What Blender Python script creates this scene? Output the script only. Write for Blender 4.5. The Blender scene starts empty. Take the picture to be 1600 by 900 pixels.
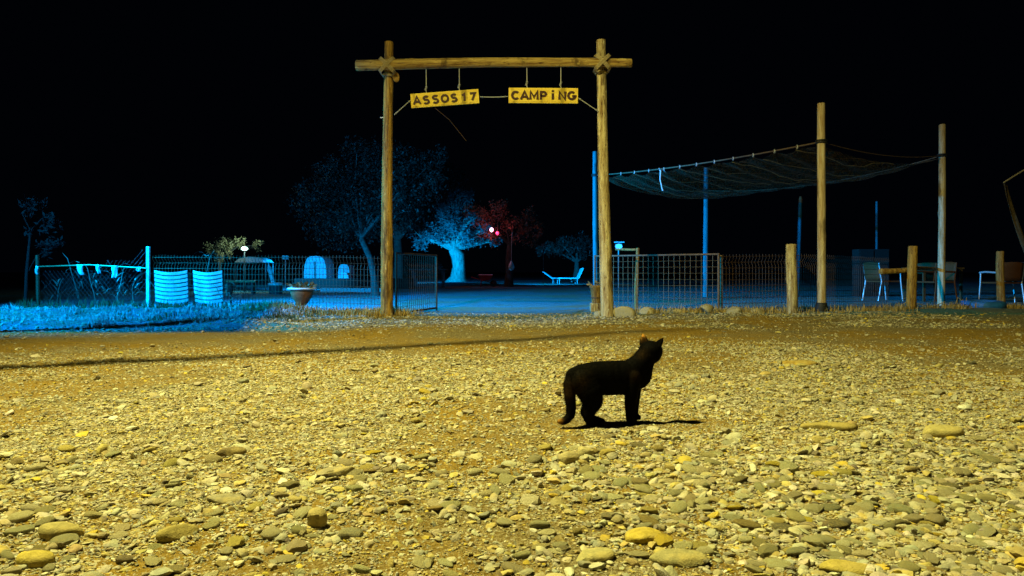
import bpy, bmesh, math, random
import numpy as np
from mathutils import Vector, Matrix, Quaternion

R = math.radians
rng = np.random.default_rng(17)
random.seed(17)
scene = bpy.context.scene
COL = scene.collection

# ------------------------------------------------------------------ camera
EYE = 0.64                                   # the phone was held low
cam_d = bpy.data.cameras.new("camera")
cam_d.sensor_width = 36.0
cam_d.lens = 36.0 * 1150 / 1600
cam_d.shift_y = -25.0 / 1600
cam_d.clip_start, cam_d.clip_end = 0.05, 2000
cam = bpy.data.objects.new("camera", cam_d)
cam.location = (0, 0, EYE)
cam.rotation_euler = (R(90), 0, 0)
COL.objects.link(cam)
scene.camera = cam

# ------------------------------------------------------------------ night sky
world = bpy.data.worlds.new("World")
scene.world = world
world.use_nodes = True
bg = world.node_tree.nodes["Background"]
bg.inputs[0].default_value = (0.25, 0.45, 1.0, 1)
bg.inputs[1].default_value = 0.0012

# ------------------------------------------------------------------ lamps of the place and added floodlights
LAMP = Vector((-2.7, 2.5, 6.5))              # the yellow street lamp, above the picture
def light(name, kind, loc, power, color, target=None, size=90, blend=0.6, radius=0.05):
    d = bpy.data.lights.new(name, kind)
    d.energy = power
    d.color = color
    d.shadow_soft_size = radius
    o = bpy.data.objects.new(name, d)
    COL.objects.link(o)
    o.location = loc
    if kind == 'SPOT':
        d.spot_size = R(size)
        d.spot_blend = blend
        v = Vector(target) - Vector(loc)
        o.rotation_euler = v.to_track_quat('-Z', 'Y').to_euler()
    return o
YELLOW = (1.0, 0.935, 0.33)
BLUE = (0.0, 0.355, 1.0)
light("street_lamp_light", 'SPOT', LAMP, 6100, YELLOW, (1.35, 4.5, 0.0), 127, 0.95, 0.09)
BLUE_LAMP = Vector((-9.0, 6.2, 3.7))
light("floodlight_light", 'SPOT', BLUE_LAMP, 9500, BLUE, (-5.6, 11.6, 0.3), 84, 0.5, 0.06)
CAMP_FILL = Vector((-8.8, 11.0, 3.6))  # added unseen floodlight that brightens the camp road and poles
light("camp_fill_light", 'SPOT', CAMP_FILL, 26000, BLUE, (0.2, 17.0, -1.4), 72, 0.75, 0.06)
TREE_FILL = Vector((-6.5, 40.0, 0.55))  # added floodlight that brightens the old olive
light("tree_fill_light", 'SPOT', TREE_FILL, 15000, BLUE, (-3.7, 48.0, 1.4), 54, 1.0, 0.08)
YARD_FILL = Vector((1.5, 35.0, 1.9))  # added floodlight that brings up the loungers
light("yard_fill_light", 'SPOT', YARD_FILL, 4000, BLUE, (3.2, 44.0, 0.2), 90, 0.8, 0.08)
light("red_bulb_light", 'POINT', (-0.66, 31.0, 2.32), 10, (1.0, 0.06, 0.12), radius=0.07)
light("pink_bulb_light", 'POINT', (-0.95, 30.75, 2.36), 9, (1.0, 0.42, 0.55), radius=0.08)
light("globe_light", 'POINT', (-8.72, 23.8, 1.42), 90, (0.45, 0.85, 0.8), radius=0.09)
light("tent_fill_light", 'SPOT', (-7.25, 23.6, 1.1), 7000, BLUE, (-8.4, 33.0, 0.6), 56, 0.7, 0.06)  # added floodlight that brings up the pale tents

scene.view_settings.view_transform = 'Standard'
scene.view_settings.look = 'None'
scene.view_settings.exposure = 0.0
scene.view_settings.gamma = 1.0
scene.cycles.max_bounces = 5
scene.cycles.diffuse_bounces = 3
scene.cycles.use_denoising = True

# ------------------------------------------------------------------ naming helpers
def tag(o, label=None, cat=None, group=None, kind=None):
    if label: o["label"] = label
    if cat: o["category"] = cat
    if group: o["group"] = group
    if kind: o["kind"] = kind
    return o
def empty(name, loc, label, cat, group=None, rz=0.0):
    o = bpy.data.objects.new(name, None)
    COL.objects.link(o)
    o.location = loc
    o.rotation_euler = (0, 0, rz)
    o.empty_display_size = 0.1
    return tag(o, label, cat, group)
def link(name, me, mat, parent=None, smooth=None):
    if mat is not None and not me.materials:
        me.materials.append(mat)
    o = bpy.data.objects.new(name, me)
    COL.objects.link(o)
    if parent is not None: o.parent = parent
    return o
def copy_tree(o, parent=None):
    c = o.copy()
    COL.objects.link(c)
    if parent is not None: c.parent = parent
    for ch in list(o.children): copy_tree(ch, c)
    return c

# ------------------------------------------------------------------ noise
_perm = np.random.default_rng(5).random((256, 256))
def vnoise(x, y):
    x = np.asarray(x, float); y = np.asarray(y, float)
    xi = np.floor(x).astype(int); yi = np.floor(y).astype(int)
    fx = x - xi; fy = y - yi
    fx = fx * fx * (3 - 2 * fx); fy = fy * fy * (3 - 2 * fy)
    a = _perm[xi & 255, yi & 255]; b = _perm[(xi + 1) & 255, yi & 255]
    c = _perm[xi & 255, (yi + 1) & 255]; d = _perm[(xi + 1) & 255, (yi + 1) & 255]
    return (a * (1 - fx) + b * fx) * (1 - fy) + (c * (1 - fx) + d * fx) * fy
def fbm(x, y, o=4):
    s = 0; a = 0.5
    for i in range(o):
        s = s + a * vnoise(np.asarray(x) * 2 ** i + 17.3 * i, np.asarray(y) * 2 ** i + 9.1 * i)
        a *= 0.5
    return s
def sstep(a, b, x):
    t = np.clip((np.asarray(x, float) - a) / (b - a), 0, 1)
    return t * t * (3 - 2 * t)
def ground_z(x, y):
    x = np.asarray(x, float); y = np.asarray(y, float)
    near = 1 - sstep(14, 30, y)
    z = (fbm(x * 0.7 + 40, y * 0.7 + 40, 3) - 0.45) * 0.05 * near
    rough = 0.35 + 0.65 * (1 - sstep(4.0, 6.5, y))
    z = z + (fbm(x * 5 + 11, y * 5 + 3, 3) - 0.45) * 0.030 * near * rough
    z = z + (vnoise(x * 17 + 5, y * 17 + 9) - 0.5) * 0.010 * near * rough
    # rough verge along the fence line
    v = sstep(8.3, 9.4, y + 0.18 * x * (x < 0)) * (1 - sstep(12.0, 13.2, y))
    v = v * (1 - np.exp(-((x + 0.1) / 1.35) ** 4))
    r = sstep(-1.9, -3.4, x)
    z = z + r * (0.075 * np.exp(-((y - 8.55 - 0.25 * np.sin(x * 1.1)) / 0.35) ** 2) + 0.085 * np.exp(-((y - 10.6 - 0.2 * np.sin(x * 0.8 + 2)) / 0.55) ** 2)) * (0.55 + 0.9 * fbm(x * 1.3 + 5, y * 1.3, 3))
    z = z + v * (0.035 + 0.07 * (fbm(x * 2.2, y * 2.2, 4) - 0.45))
    return z
def gz(x, y): return float(ground_z(x, y))

# ------------------------------------------------------------------ material helpers
def nodes(name):
    m = bpy.data.materials.new(name)
    m.use_nodes = True
    nt = m.node_tree
    b = nt.nodes["Principled BSDF"]
    return m, nt, b
def mixc(nt, fac, a, b):
    n = nt.nodes.new('ShaderNodeMix'); n.data_type = 'RGBA'
    for s, v in ((n.inputs[0], fac), (n.inputs[6], a), (n.inputs[7], b)):
        if hasattr(v, 'is_linked') or isinstance(v, bpy.types.NodeSocket): nt.links.new(v, s)
        elif isinstance(v, (int, float)): s.default_value = v
        else: s.default_value = (*v, 1)
    return n.outputs[2]
def noise(nt, scale, detail=5, rough=0.6, vec=None, out=0):
    n = nt.nodes.new('ShaderNodeTexNoise')
    n.inputs['Scale'].default_value = scale
    n.inputs['Detail'].default_value = detail
    n.inputs['Roughness'].default_value = rough
    if vec is not None: nt.links.new(vec, n.inputs['Vector'])
    return n.outputs[out]
def ramp(nt, fac, a, b, lo=0.0, hi=1.0):
    n = nt.nodes.new('ShaderNodeMapRange'); n.clamp = True
    nt.links.new(fac, n.inputs[0])
    n.inputs[1].default_value = a; n.inputs[2].default_value = b
    n.inputs[3].default_value = lo; n.inputs[4].default_value = hi
    return n.outputs[0]
def bump(nt, b, h, strength, dist):
    n = nt.nodes.new('ShaderNodeBump')
    n.inputs['Strength'].default_value = strength
    n.inputs['Distance'].default_value = dist
    nt.links.new(h, n.inputs['Height'])
    nt.links.new(n.outputs[0], b.inputs['Normal'])
def coord(nt, kind='Object', scale=None):
    t = nt.nodes.new('ShaderNodeTexCoord').outputs[kind]
    if scale is None: return t
    m = nt.nodes.new('ShaderNodeMapping')
    m.inputs['Scale'].default_value = scale
    nt.links.new(t, m.inputs[0])
    return m.outputs[0]
def plain(name, c, rough=0.7, metal=0.0, var=0.25, scale=18.0, bmp=0.0, spec=0.3, stretch=None):
    m, nt, b = nodes(name)
    v = coord(nt, 'Object', stretch)
    f = noise(nt, scale, 5, 0.65, v)
    d = tuple(max(0, k * (1 - var)) for k in c); l = tuple(min(1, k * (1 + var)) for k in c)
    nt.links.new(mixc(nt, ramp(nt, f, 0.3, 0.7), d, l), b.inputs['Base Color'])
    b.inputs['Roughness'].default_value = rough
    b.inputs['Metallic'].default_value = metal
    b.inputs['Specular IOR Level'].default_value = spec
    if bmp: bump(nt, b, f, 0.6, bmp)
    return m
def glow(name, c, s):
    m, nt, b = nodes(name)
    b.inputs['Base Color'].default_value = (*c, 1)
    b.inputs['Emission Color'].default_value = (*c, 1)
    b.inputs['Emission Strength'].default_value = s
    return m
def wood(name, dark, light_, scale=9.0, stretch=(1, 1, 0.07), bmp=0.006, knots=True):
    m, nt, b = nodes(name)
    v = coord(nt, 'Object', stretch)
    f = noise(nt, scale * 3, 7, 0.75, v)
    c = mixc(nt, ramp(nt, f, 0.38, 0.62), dark, light_)
    p = noise(nt, 6.0, 4, 0.6, coord(nt, 'Object', (1, 1, 0.35)))
    c = mixc(nt, ramp(nt, p, 0.56, 0.66, 0, 0.75), c, tuple(k * 0.32 for k in dark))
    nt.links.new(c, b.inputs['Base Color'])
    b.inputs['Roughness'].default_value = 0.75
    b.inputs['Specular IOR Level'].default_value = 0.2
    a = nt.nodes.new('ShaderNodeMath'); a.operation = 'ADD'
    nt.links.new(f, a.inputs[0]); nt.links.new(p, a.inputs[1])
    if bmp > 0.003:                              # bark flecks and pale scars on the rough logs
        st2 = tuple(1 if k == 1 else 0.22 for k in stretch)
        q = noise(nt, 34, 4, 0.7, coord(nt, 'Object', st2))
        c = mixc(nt, ramp(nt, q, 0.58, 0.66, 0, 0.85), c, (0.07, 0.025, 0.008))
        q2 = noise(nt, 21, 4, 0.7, coord(nt, 'Object', tuple(1 if k == 1 else 0.3 for k in stretch)))
        c = mixc(nt, ramp(nt, q2, 0.62, 0.70, 0, 0.8), c, tuple(min(0.85, k * 1.5 + 0.05) for k in light_))
        nt.links.new(c, b.inputs['Base Color'])
        a2 = nt.nodes.new('ShaderNodeMath'); a2.operation = 'SUBTRACT'
        nt.links.new(a.outputs[0], a2.inputs[0]); nt.links.new(q, a2.inputs[1])
        bump(nt, b, a2.outputs[0], 1.0, bmp * 2)
    else:
        bump(nt, b, a.outputs[0], 0.8, bmp)
    return m

M = {}
def build_materials():
    # ground: ochre dirt, grit, verge and camp gravel with blue light in its colour
    m, nt, b = nodes("ground_dirt")
    v = coord(nt, 'Object')
    big = noise(nt, 0.9, 4, 0.6, v); mid = noise(nt, 9, 6, 0.65, v); fine = noise(nt, 95, 4, 0.7, v); fine2 = noise(nt, 260, 3, 0.7, v)
    dirt = mixc(nt, ramp(nt, mid, 0.35, 0.65), (0.27, 0.152, 0.008), (0.38, 0.225, 0.016))
    grit = mixc(nt, ramp(nt, fine, 0.4, 0.62), (0.11, 0.08, 0.03), (0.40, 0.35, 0.22))
    gt = nt.nodes.new('ShaderNodeAttribute'); gt.attribute_name = "grit"
    ad = nt.nodes.new('ShaderNodeMath'); ad.operation = 'ADD'; ad.use_clamp = True
    nt.links.new(ramp(nt, big, 0.42, 0.6, 0.25, 0.85), ad.inputs[0]); nt.links.new(gt.outputs['Fac'], ad.inputs[1])
    c = mixc(nt, ad.outputs[0], dirt, grit)
    at = nt.nodes.new('ShaderNodeAttribute'); at.attribute_name = "pale"
    gravel = mixc(nt, ramp(nt, fine, 0.36, 0.66), (0.015, 0.08, 0.11), (0.10, 0.42, 0.52))  # blue of the floodlights put into the gravel, red kept low
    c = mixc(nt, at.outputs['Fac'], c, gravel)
    nt.links.new(c, b.inputs['Base Color'])
    b.inputs['Roughness'].default_value = 0.95
    b.inputs['Specular IOR Level'].default_value = 0.1
    a = nt.nodes.new('ShaderNodeMath'); a.operation = 'MULTIPLY_ADD'
    nt.links.new(fine, a.inputs[0]); a.inputs[1].default_value = 1.0; nt.links.new(mid, a.inputs[2])
    a2 = nt.nodes.new('ShaderNodeMath'); a2.operation = 'MULTIPLY_ADD'
    nt.links.new(fine2, a2.inputs[0]); a2.inputs[1].default_value = 0.5; nt.links.new(a.outputs[0], a2.inputs[2])
    bump(nt, b, a2.outputs[0], 1.0, 0.02)
    M['ground'] = m
    # stones: colour per stone from an attribute, veins and grain from noise
    for key, src in (('pebble', 'attr'), ('stone', 'rand'), ('rock', 'rock')):
        m, nt, b = nodes("stone_" + key)
        v = coord(nt, 'Object')
        if src == 'attr':
            at = nt.nodes.new('ShaderNodeAttribute'); at.attribute_name = "tone"
            col = at.outputs['Color']
        else:
            oi = nt.nodes.new('ShaderNodeObjectInfo')
            col = oi.outputs['Color']
        f = noise(nt, 16 if src == 'rand' else 60, 6, 0.7, v)
        sp = noise(nt, 70 if src == 'rand' else 240, 3, 0.7, v)
        dk = nt.nodes.new('ShaderNodeMix'); dk.data_type = 'RGBA'; dk.blend_type = 'MULTIPLY'
        dk.inputs[0].default_value = 1.0
        dust = noise(nt, 5 if src == 'rand' else 22, 4, 0.6, v)
        nt.links.new(col, dk.inputs[6])
        nt.links.new(mixc(nt, ramp(nt, f, 0.3, 0.7), (0.62, 0.6, 0.55), (1.18, 1.15, 1.1)), dk.inputs[7])
        c = mixc(nt, ramp(nt, sp, 0.6, 0.72, 0, 0.5), dk.outputs[2], (0.45, 0.36, 0.18))
        c = mixc(nt, ramp(nt, dust, 0.45, 0.7, 0, 0.7), c, (0.40, 0.31, 0.11))
        nt.links.new(c, b.inputs['Base Color'])
        b.inputs['Roughness'].default_value = 0.85
        b.inputs['Specular IOR Level'].default_value = 0.15
        a = nt.nodes.new('ShaderNodeMath'); a.operation = 'ADD'
        nt.links.new(f, a.inputs[0]); nt.links.new(sp, a.inputs[1])
        bump(nt, b, a.outputs[0], 0.7, 0.05 if src == 'rand' else 0.004)
        M[key] = m
    M['log'] = wood("peeled_log", (0.16, 0.070, 0.012), (0.56, 0.34, 0.07))
    M['log_pale'] = wood("pale_log", (0.24, 0.14, 0.045), (0.76, 0.64, 0.34))
    M['log_dull'] = wood("dull_log", (0.15, 0.075, 0.02), (0.42, 0.26, 0.07))
    M['beam'] = wood("beam_log", (0.17, 0.085, 0.02), (0.60, 0.42, 0.12), stretch=(0.07, 1, 1))
    M['pole'] = wood("smooth_pole", (0.34, 0.21, 0.08), (0.72, 0.60, 0.38), bmp=0.002)
    M['pole_far'] = wood("blue_lit_pole", (0.005, 0.12, 0.15), (0.01, 0.20, 0.23), bmp=0.002)  # blue floodlight put into the pole colour, red nearly left out
    M['board'] = wood("sign_board", (0.74, 0.50, 0.05), (0.95, 0.70, 0.10), 7, (0.12, 1, 1), 0.0015)
    M['letter'] = plain("letter_brown", (0.055, 0.018, 0.008), 0.6, var=0.4)
    M['rope'] = plain("rope", (0.42, 0.33, 0.17), 0.9, var=0.35, scale=60, bmp=0.003)
    M['cord'] = plain("cord", (0.42, 0.42, 0.40), 0.8, var=0.2)
    M['iron'] = plain("rusty_iron", (0.16, 0.10, 0.055), 0.7, 0.3, 0.4, 30)
    M['wire'] = plain("galvanised_wire", (0.26, 0.17, 0.08), 0.55, 0.4, 0.2)
    M['wire_dark'] = plain("dark_wire", (0.075, 0.04, 0.018), 0.6, 0.3, 0.2)
    M['wire_black'] = plain("black_wire", (0.045, 0.05, 0.05), 0.6, 0.2, 0.2)
    M['net'] = None
    M['fence_white'] = plain("fence_paint", (0.5, 0.52, 0.53), 0.6, var=0.25, scale=14)
    M['white'] = plain("white_paint", (0.72, 0.74, 0.76), 0.55, var=0.08)
    M['white_slat'] = plain("white_plastic", (0.50, 0.53, 0.55), 0.6, var=0.3, scale=11)
    M['slat_gap'] = plain("grey_frame", (0.05, 0.05, 0.055), 0.7)
    M['dark'] = plain("dark_cloth", (0.02, 0.02, 0.02), 0.9)
    M['darkstone'] = plain("dark_stone", (0.012, 0.010, 0.008), 0.95)
    M['darkwood'] = plain("dark_wood", (0.075, 0.05, 0.02), 0.85, var=0.4, scale=12)
    M['rattan'] = plain("brown_rattan", (0.11, 0.035, 0.006), 0.7, var=0.4, scale=60, bmp=0.004)
    M['chrome'] = plain("pale_metal", (0.55, 0.56, 0.55), 0.4, 0.4, 0.1)
    M['terracotta'] = plain("terracotta", (0.22, 0.09, 0.035), 0.8, var=0.4, scale=14, bmp=0.005)
    M['tyre'] = plain("blue_rubber", (0.02, 0.14, 0.42), 0.55, var=0.3)
    M['red'] = plain("red_paint", (0.35, 0.02, 0.02), 0.5, var=0.3)
    M['bark'] = plain("bark", (0.24, 0.21, 0.17), 0.9, var=0.5, scale=9, bmp=0.05, stretch=(1, 1, 0.3))
    M['drygrass'] = plain("dry_grass", (0.36, 0.25, 0.08), 0.9, var=0.5, scale=6)
    M['palegrass'] = plain("pale_dry_grass", (0.42, 0.42, 0.42), 0.9, var=0.45, scale=6)
    M['weedstalk'] = plain("weed_stalk", (0.11, 0.11, 0.085), 0.9, var=0.5, scale=6)
    M['bark_mid'] = plain("grey_bark", (0.06, 0.055, 0.048), 0.9, var=0.5, scale=9, bmp=0.03)
    M['bark_dark'] = plain("dark_bark", (0.05, 0.045, 0.035), 0.9, var=0.5, scale=9)
    M['weed'] = plain("weed_green", (0.07, 0.085, 0.03), 0.8, var=0.4, scale=8)
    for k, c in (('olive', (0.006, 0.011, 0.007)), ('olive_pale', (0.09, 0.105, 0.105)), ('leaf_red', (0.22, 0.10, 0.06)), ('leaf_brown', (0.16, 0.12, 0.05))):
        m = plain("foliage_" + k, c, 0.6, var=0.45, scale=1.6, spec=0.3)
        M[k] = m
    M['housing'] = plain("lamp_housing", (0.25, 0.26, 0.27), 0.5, 0.5)
    M['roofing'] = plain("shadow_roof_sheet", (0.30, 0.29, 0.27), 0.7)
    M['lens_y'] = glow("lamp_lens_yellow", (1.0, 0.74, 0.2), 30)
    M['lens_b'] = glow("lamp_lens_blue", (0.02, 0.42, 1.0), 3.0)
    M['bulb_w'] = glow("globe_glass", (0.55, 1.0, 0.78), 2.2)
    M['bulb_r'] = glow("red_bulb_glass", (1.0, 0.04, 0.14), 3)
    M['bulb_p'] = glow("pink_bulb_glass", (0.95, 0.62, 0.9), 2.5)
    M['cable'] = plain("black_cable", (0.02, 0.02, 0.02), 0.6)
    M['pole_dim'] = wood("dim_blue_lit_pole", (0.005, 0.07, 0.09), (0.01, 0.12, 0.15), bmp=0.002)  # darker copy, the blue light again put into its colour
    # shade net: thin brown knit, partly see-through
    m, nt, b = nodes("shade_net")
    f = noise(nt, 45, 3, 0.6, coord(nt, 'Object', (1, 0.15, 1)))
    nt.links.new(mixc(nt, f, (0.045, 0.028, 0.010), (0.15, 0.095, 0.035)), b.inputs['Base Color'])
    b.inputs['Roughness'].default_value = 0.9
    t = nt.nodes.new('ShaderNodeBsdfTransparent'); mx = nt.nodes.new('ShaderNodeMixShader')
    nt.links.new(ramp(nt, f, 0.35, 0.65, 0.45, 0.9), mx.inputs[0])
    nt.links.new(t.outputs[0], mx.inputs[1]); nt.links.new(b.outputs[0], mx.inputs[2])
    nt.links.new(mx.outputs[0], nt.nodes['Material Output'].inputs['Surface'])
    M['net'] = m
    # cat fur: near black, mixed with tan by a vertex attribute
    m, nt, b = nodes("black_fur")
    v = coord(nt, 'Object')
    f = noise(nt, 14, 4, 0.6, v)
    g = noise(nt, 300, 2, 0.6, coord(nt, 'Object', (0.25, 1, 1)))
    c = mixc(nt, ramp(nt, f, 0.56, 0.70), (0.0016, 0.0014, 0.0012), (0.004, 0.003, 0.0018))
    at = nt.nodes.new('ShaderNodeAttribute'); at.attribute_name = "tan"
    c = mixc(nt, at.outputs['Fac'], c, (0.42, 0.20, 0.04))
    nt.links.new(c, b.inputs['Base Color'])
    b.inputs['Roughness'].default_value = 0.75
    b.inputs['Specular IOR Level'].default_value = 0.03
    bump(nt, b, g, 0.5, 0.003)
    M['fur'] = m
    M['ear'] = plain("ear_skin", (0.20, 0.075, 0.02), 0.8, var=0.3)
    m, nt, b = nodes("cat_eye"); b.inputs['Base Color'].default_value = (0.12, 0.13, 0.02, 1); b.inputs['Roughness'].default_value = 0.1
    M['eye'] = m
build_materials()

# ------------------------------------------------------------------ mesh builder
class MB:
    def __init__(s): s.v = []; s.f = []
    def add(s, v, f):
        n = len(s.v)
        s.v.extend([tuple(p) for p in v]); s.f.extend([tuple(i + n for i in q) for q in f])
        return s
    def box(s, c, d, rot=None):
        x, y, z = (k / 2 for k in d)
        v = [Vector((a * x, b * y, e * z)) for a in (-1, 1) for b in (-1, 1) for e in (-1, 1)]
        if rot is not None: v = [rot @ p for p in v]
        c = Vector(c)
        return s.add([p + c for p in v], [(0, 1, 3, 2), (4, 6, 7, 5), (0, 4, 5, 1), (2, 3, 7, 6), (0, 2, 6, 4), (1, 5, 7, 3)])
    def tube(s, pts, rad, n=8, cap=True, wob=0.0):
        pts = [Vector(p) for p in pts]
        if not hasattr(rad, '__len__'): rad = [rad] * len(pts)
        v, f = [], []
        up = None
        for i, p in enumerate(pts):
            t = (pts[min(i + 1, len(pts) - 1)] - pts[max(i - 1, 0)])
            t = t.normalized() if t.length > 1e-9 else Vector((0, 0, 1))
            if up is None:
                a = Vector((0, 0, 1)) if abs(t.z) < 0.9 else Vector((1, 0, 0))
                up = (a - t * a.dot(t)).normalized()
            else:
                up = (up - t * up.dot(t)).normalized()
            q = t.cross(up)
            for k in range(n):
                a = 2 * math.pi * k / n
                r = rad[i] * (1 + wob * random.uniform(-1, 1))
                v.append(p + (up * math.cos(a) + q * math.sin(a)) * r)
        m = len(pts)
        for i in range(m - 1):
            for k in range(n):
                f.append((i * n + k, i * n + (k + 1) % n, (i + 1) * n + (k + 1) % n, (i + 1) * n + k))
        if cap:
            f.append(tuple(range(n - 1, -1, -1))); f.append(tuple((m - 1) * n + k for k in range(n)))
        return s.add(v, f)
    def lathe(s, prof, n=20, c=(0, 0, 0)):
        v, f = [], []
        for r, z in prof:
            for k in range(n):
                a = 2 * math.pi * k / n
                v.append((c[0] + r * math.cos(a), c[1] + r * math.sin(a), c[2] + z))
        for i in range(len(prof) - 1):
            for k in range(n):
                f.append((i * n + k, i * n + (k + 1) % n, (i + 1) * n + (k + 1) % n, (i + 1) * n + k))
        return s.add(v, f)
    def mesh(s, name, smooth=True):
        me = bpy.data.meshes.new(name)
        me.from_pydata([tuple(p) for p in s.v], [], s.f)
        me.validate(); me.update()
        if smooth: me.polygons.foreach_set('use_smooth', [True] * len(me.polygons))
        return me
    def build(s, name, mat, parent=None, smooth=True, bevel=0.0):
        me = s.mesh(name, smooth)
        o = link(name, me, mat, parent)
        if smooth and bevel == 0.0:
            me.set_sharp_from_angle(angle=R(50))
        if bevel:
            md = o.modifiers.new("bevel", 'BEVEL'); md.width = bevel; md.segments = 2
        return o
def np_mesh(name, V, T, smooth=True, attr=None):
    me = bpy.data.meshes.new(name)
    me.vertices.add(len(V)); me.vertices.foreach_set('co', np.ascontiguousarray(V, dtype=np.float32).ravel())
    k = T.shape[1]
    me.loops.add(T.size); me.loops.foreach_set('vertex_index', T.astype(np.int32).ravel())
    me.polygons.add(len(T)); me.polygons.foreach_set('loop_start', np.arange(0, T.size, k, dtype=np.int32))
    me.update(calc_edges=True)
    me.polygons.foreach_set('use_smooth', np.full(len(T), smooth) if isinstance(smooth, bool) else smooth)
    if attr:
        for nm, arr in attr.items():
            if arr.ndim == 1:
                a = me.attributes.new(nm, 'FLOAT', 'POINT'); a.data.foreach_set('value', arr.astype(np.float32))
            else:
                a = me.attributes.new(nm, 'FLOAT_COLOR', 'POINT')
                a.data.foreach_set('color', np.ascontiguousarray(np.c_[arr, np.ones(len(arr))], dtype=np.float32).ravel())
    return me
def ico(sub):
    if sub == 0:                             # eight-sided chip
        return (np.array([(1, 0, 0), (-1, 0, 0), (0, 1, 0), (0, -1, 0), (0, 0, 1), (0, 0, -1)], float),
                np.array([(0, 2, 4), (2, 1, 4), (1, 3, 4), (3, 0, 4), (2, 0, 5), (1, 2, 5), (3, 1, 5), (0, 3, 5)]))
    bm = bmesh.new(); bmesh.ops.create_icosphere(bm, subdivisions=sub, radius=1.0)
    bm.verts.ensure_lookup_table()
    V = np.array([v.co[:] for v in bm.verts]); T = np.array([[v.index for v in f.verts] for f in bm.faces])
    bm.free(); return V, T

# ------------------------------------------------------------------ ground
def make_ground():
    ys = [-8.0, -5.0, -3.0, -1.5, -0.5, 0.2]
    y = 0.6
    while y < 14: ys.append(y); y += 0.022 + 0.006 * y
    while y < 1500: ys.append(y); y *= 1.06
    xs = list(np.arange(-8, 8.01, 0.05))
    x = 8.1; st = 0.1
    while x < 1300:
        xs.append(x); xs.append(-x); st *= 1.16; x += st
    xs = np.sort(np.array(xs)); ys = np.array(ys)
    X, Y = np.meshgrid(xs, ys)
    Z = ground_z(X, Y)
    V = np.c_[X.ravel(), Y.ravel(), Z.ravel()]
    nx, ny = len(xs), len(ys)
    i = np.arange(nx * (ny - 1)).reshape(ny - 1, nx)[:, :-1].ravel()
    T = np.c_[i, i + 1, i + nx + 1, i + nx]
    Xr, Yr = X.ravel(), Y.ravel()
    # gravel tinted by blue light: verge left of the gate and camp road
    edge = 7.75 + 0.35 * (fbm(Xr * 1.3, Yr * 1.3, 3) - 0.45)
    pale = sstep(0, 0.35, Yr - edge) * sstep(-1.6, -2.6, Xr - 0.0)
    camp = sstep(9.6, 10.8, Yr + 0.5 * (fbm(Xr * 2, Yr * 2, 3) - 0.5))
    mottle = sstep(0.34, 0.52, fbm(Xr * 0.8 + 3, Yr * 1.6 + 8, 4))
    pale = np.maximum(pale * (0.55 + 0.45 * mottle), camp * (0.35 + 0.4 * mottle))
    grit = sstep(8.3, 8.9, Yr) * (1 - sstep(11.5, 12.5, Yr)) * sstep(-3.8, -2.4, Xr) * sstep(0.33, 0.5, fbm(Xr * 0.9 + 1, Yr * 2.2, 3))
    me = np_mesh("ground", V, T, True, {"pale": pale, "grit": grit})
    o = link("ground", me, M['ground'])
    return tag(o, kind="structure")
ground = make_ground()

# ------------------------------------------------------------------ stones
def stone_shapes(n, sub, amp, seed, angular=0.3):
    g = np.random.default_rng(seed)
    V, T = ico(sub)
    out = []
    for i in range(n):
        W = V.copy()
        for k in range(5):                                    # planed faces
            if g.random() < 0.6 + angular:
                d = g.normal(size=3); d /= np.linalg.norm(d)
                c = g.uniform(0.42, 0.85)
                h = W @ d; W = W - np.outer(np.maximum(h - c, 0), d) * 0.95
        for k in range(4):                                    # low bumps
            d = g.normal(size=3); d /= np.linalg.norm(d)
            W = W * (1 + amp * g.uniform(-1, 1) * np.cos(2.1 * (W @ d) + g.uniform(0, 6)))[:, None]
        if sub == 0: W = W * g.uniform(0.75, 1.3, (len(W), 1)) + g.normal(0, 0.15, W.shape)
        W[:, 2] = np.sign(W[:, 2]) * np.abs(W[:, 2]) ** 0.8
        out.append(W)
    return out, T
TONES = np.array([(0.36, 0.345, 0.28), (0.40, 0.38, 0.31), (0.46, 0.44, 0.37), (0.31, 0.285, 0.20), (0.27, 0.265, 0.23), (0.42, 0.35, 0.14),
                  (0.48, 0.37, 0.055), (0.17, 0.15, 0.12), (0.58, 0.56, 0.50), (0.27, 0.21, 0.11)])
TONE_P = np.array([0.2, 0.18, 0.15, 0.12, 0.1, 0.09, 0.04, 0.05, 0.03, 0.04])
def tones(n, g):
    c = TONES[g.choice(len(TONES), n, p=TONE_P / TONE_P.sum())]
    return np.clip(c * g.uniform(0.72, 1.22, (n, 1)) * g.uniform(0.94, 1.06, (n, 3)), 0.02, 0.8)
def cover(x, y):
    """share of the ground hidden by stones at a place: thin on the left and on the wheel tracks, thick low on the right"""
    n = fbm(x * 0.9 + 7, y * 0.9 + 2, 4)
    t = sstep(-2.4, 1.2, x / np.maximum(y, 0.5) * 2.2 + 0.25)
    base = 0.86 + 0.35 * t
    base = base * (1 - 0.55 * sstep(3.6, 7.5, y))
    patch = sstep(0.31, 0.43, n)
    tr = np.exp(-(((y - 7.3 - 0.16 * x) / 1.15) ** 2))
    edge_r = 1 - 0.6 * sstep(0.38, 0.62, x / np.maximum(y, 0.5)) * sstep(3.5, 5.5, y)
    return np.clip(base * (0.30 + 0.70 * patch) * (1 - 0.88 * tr) * edge_r, 0, 1)
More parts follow.
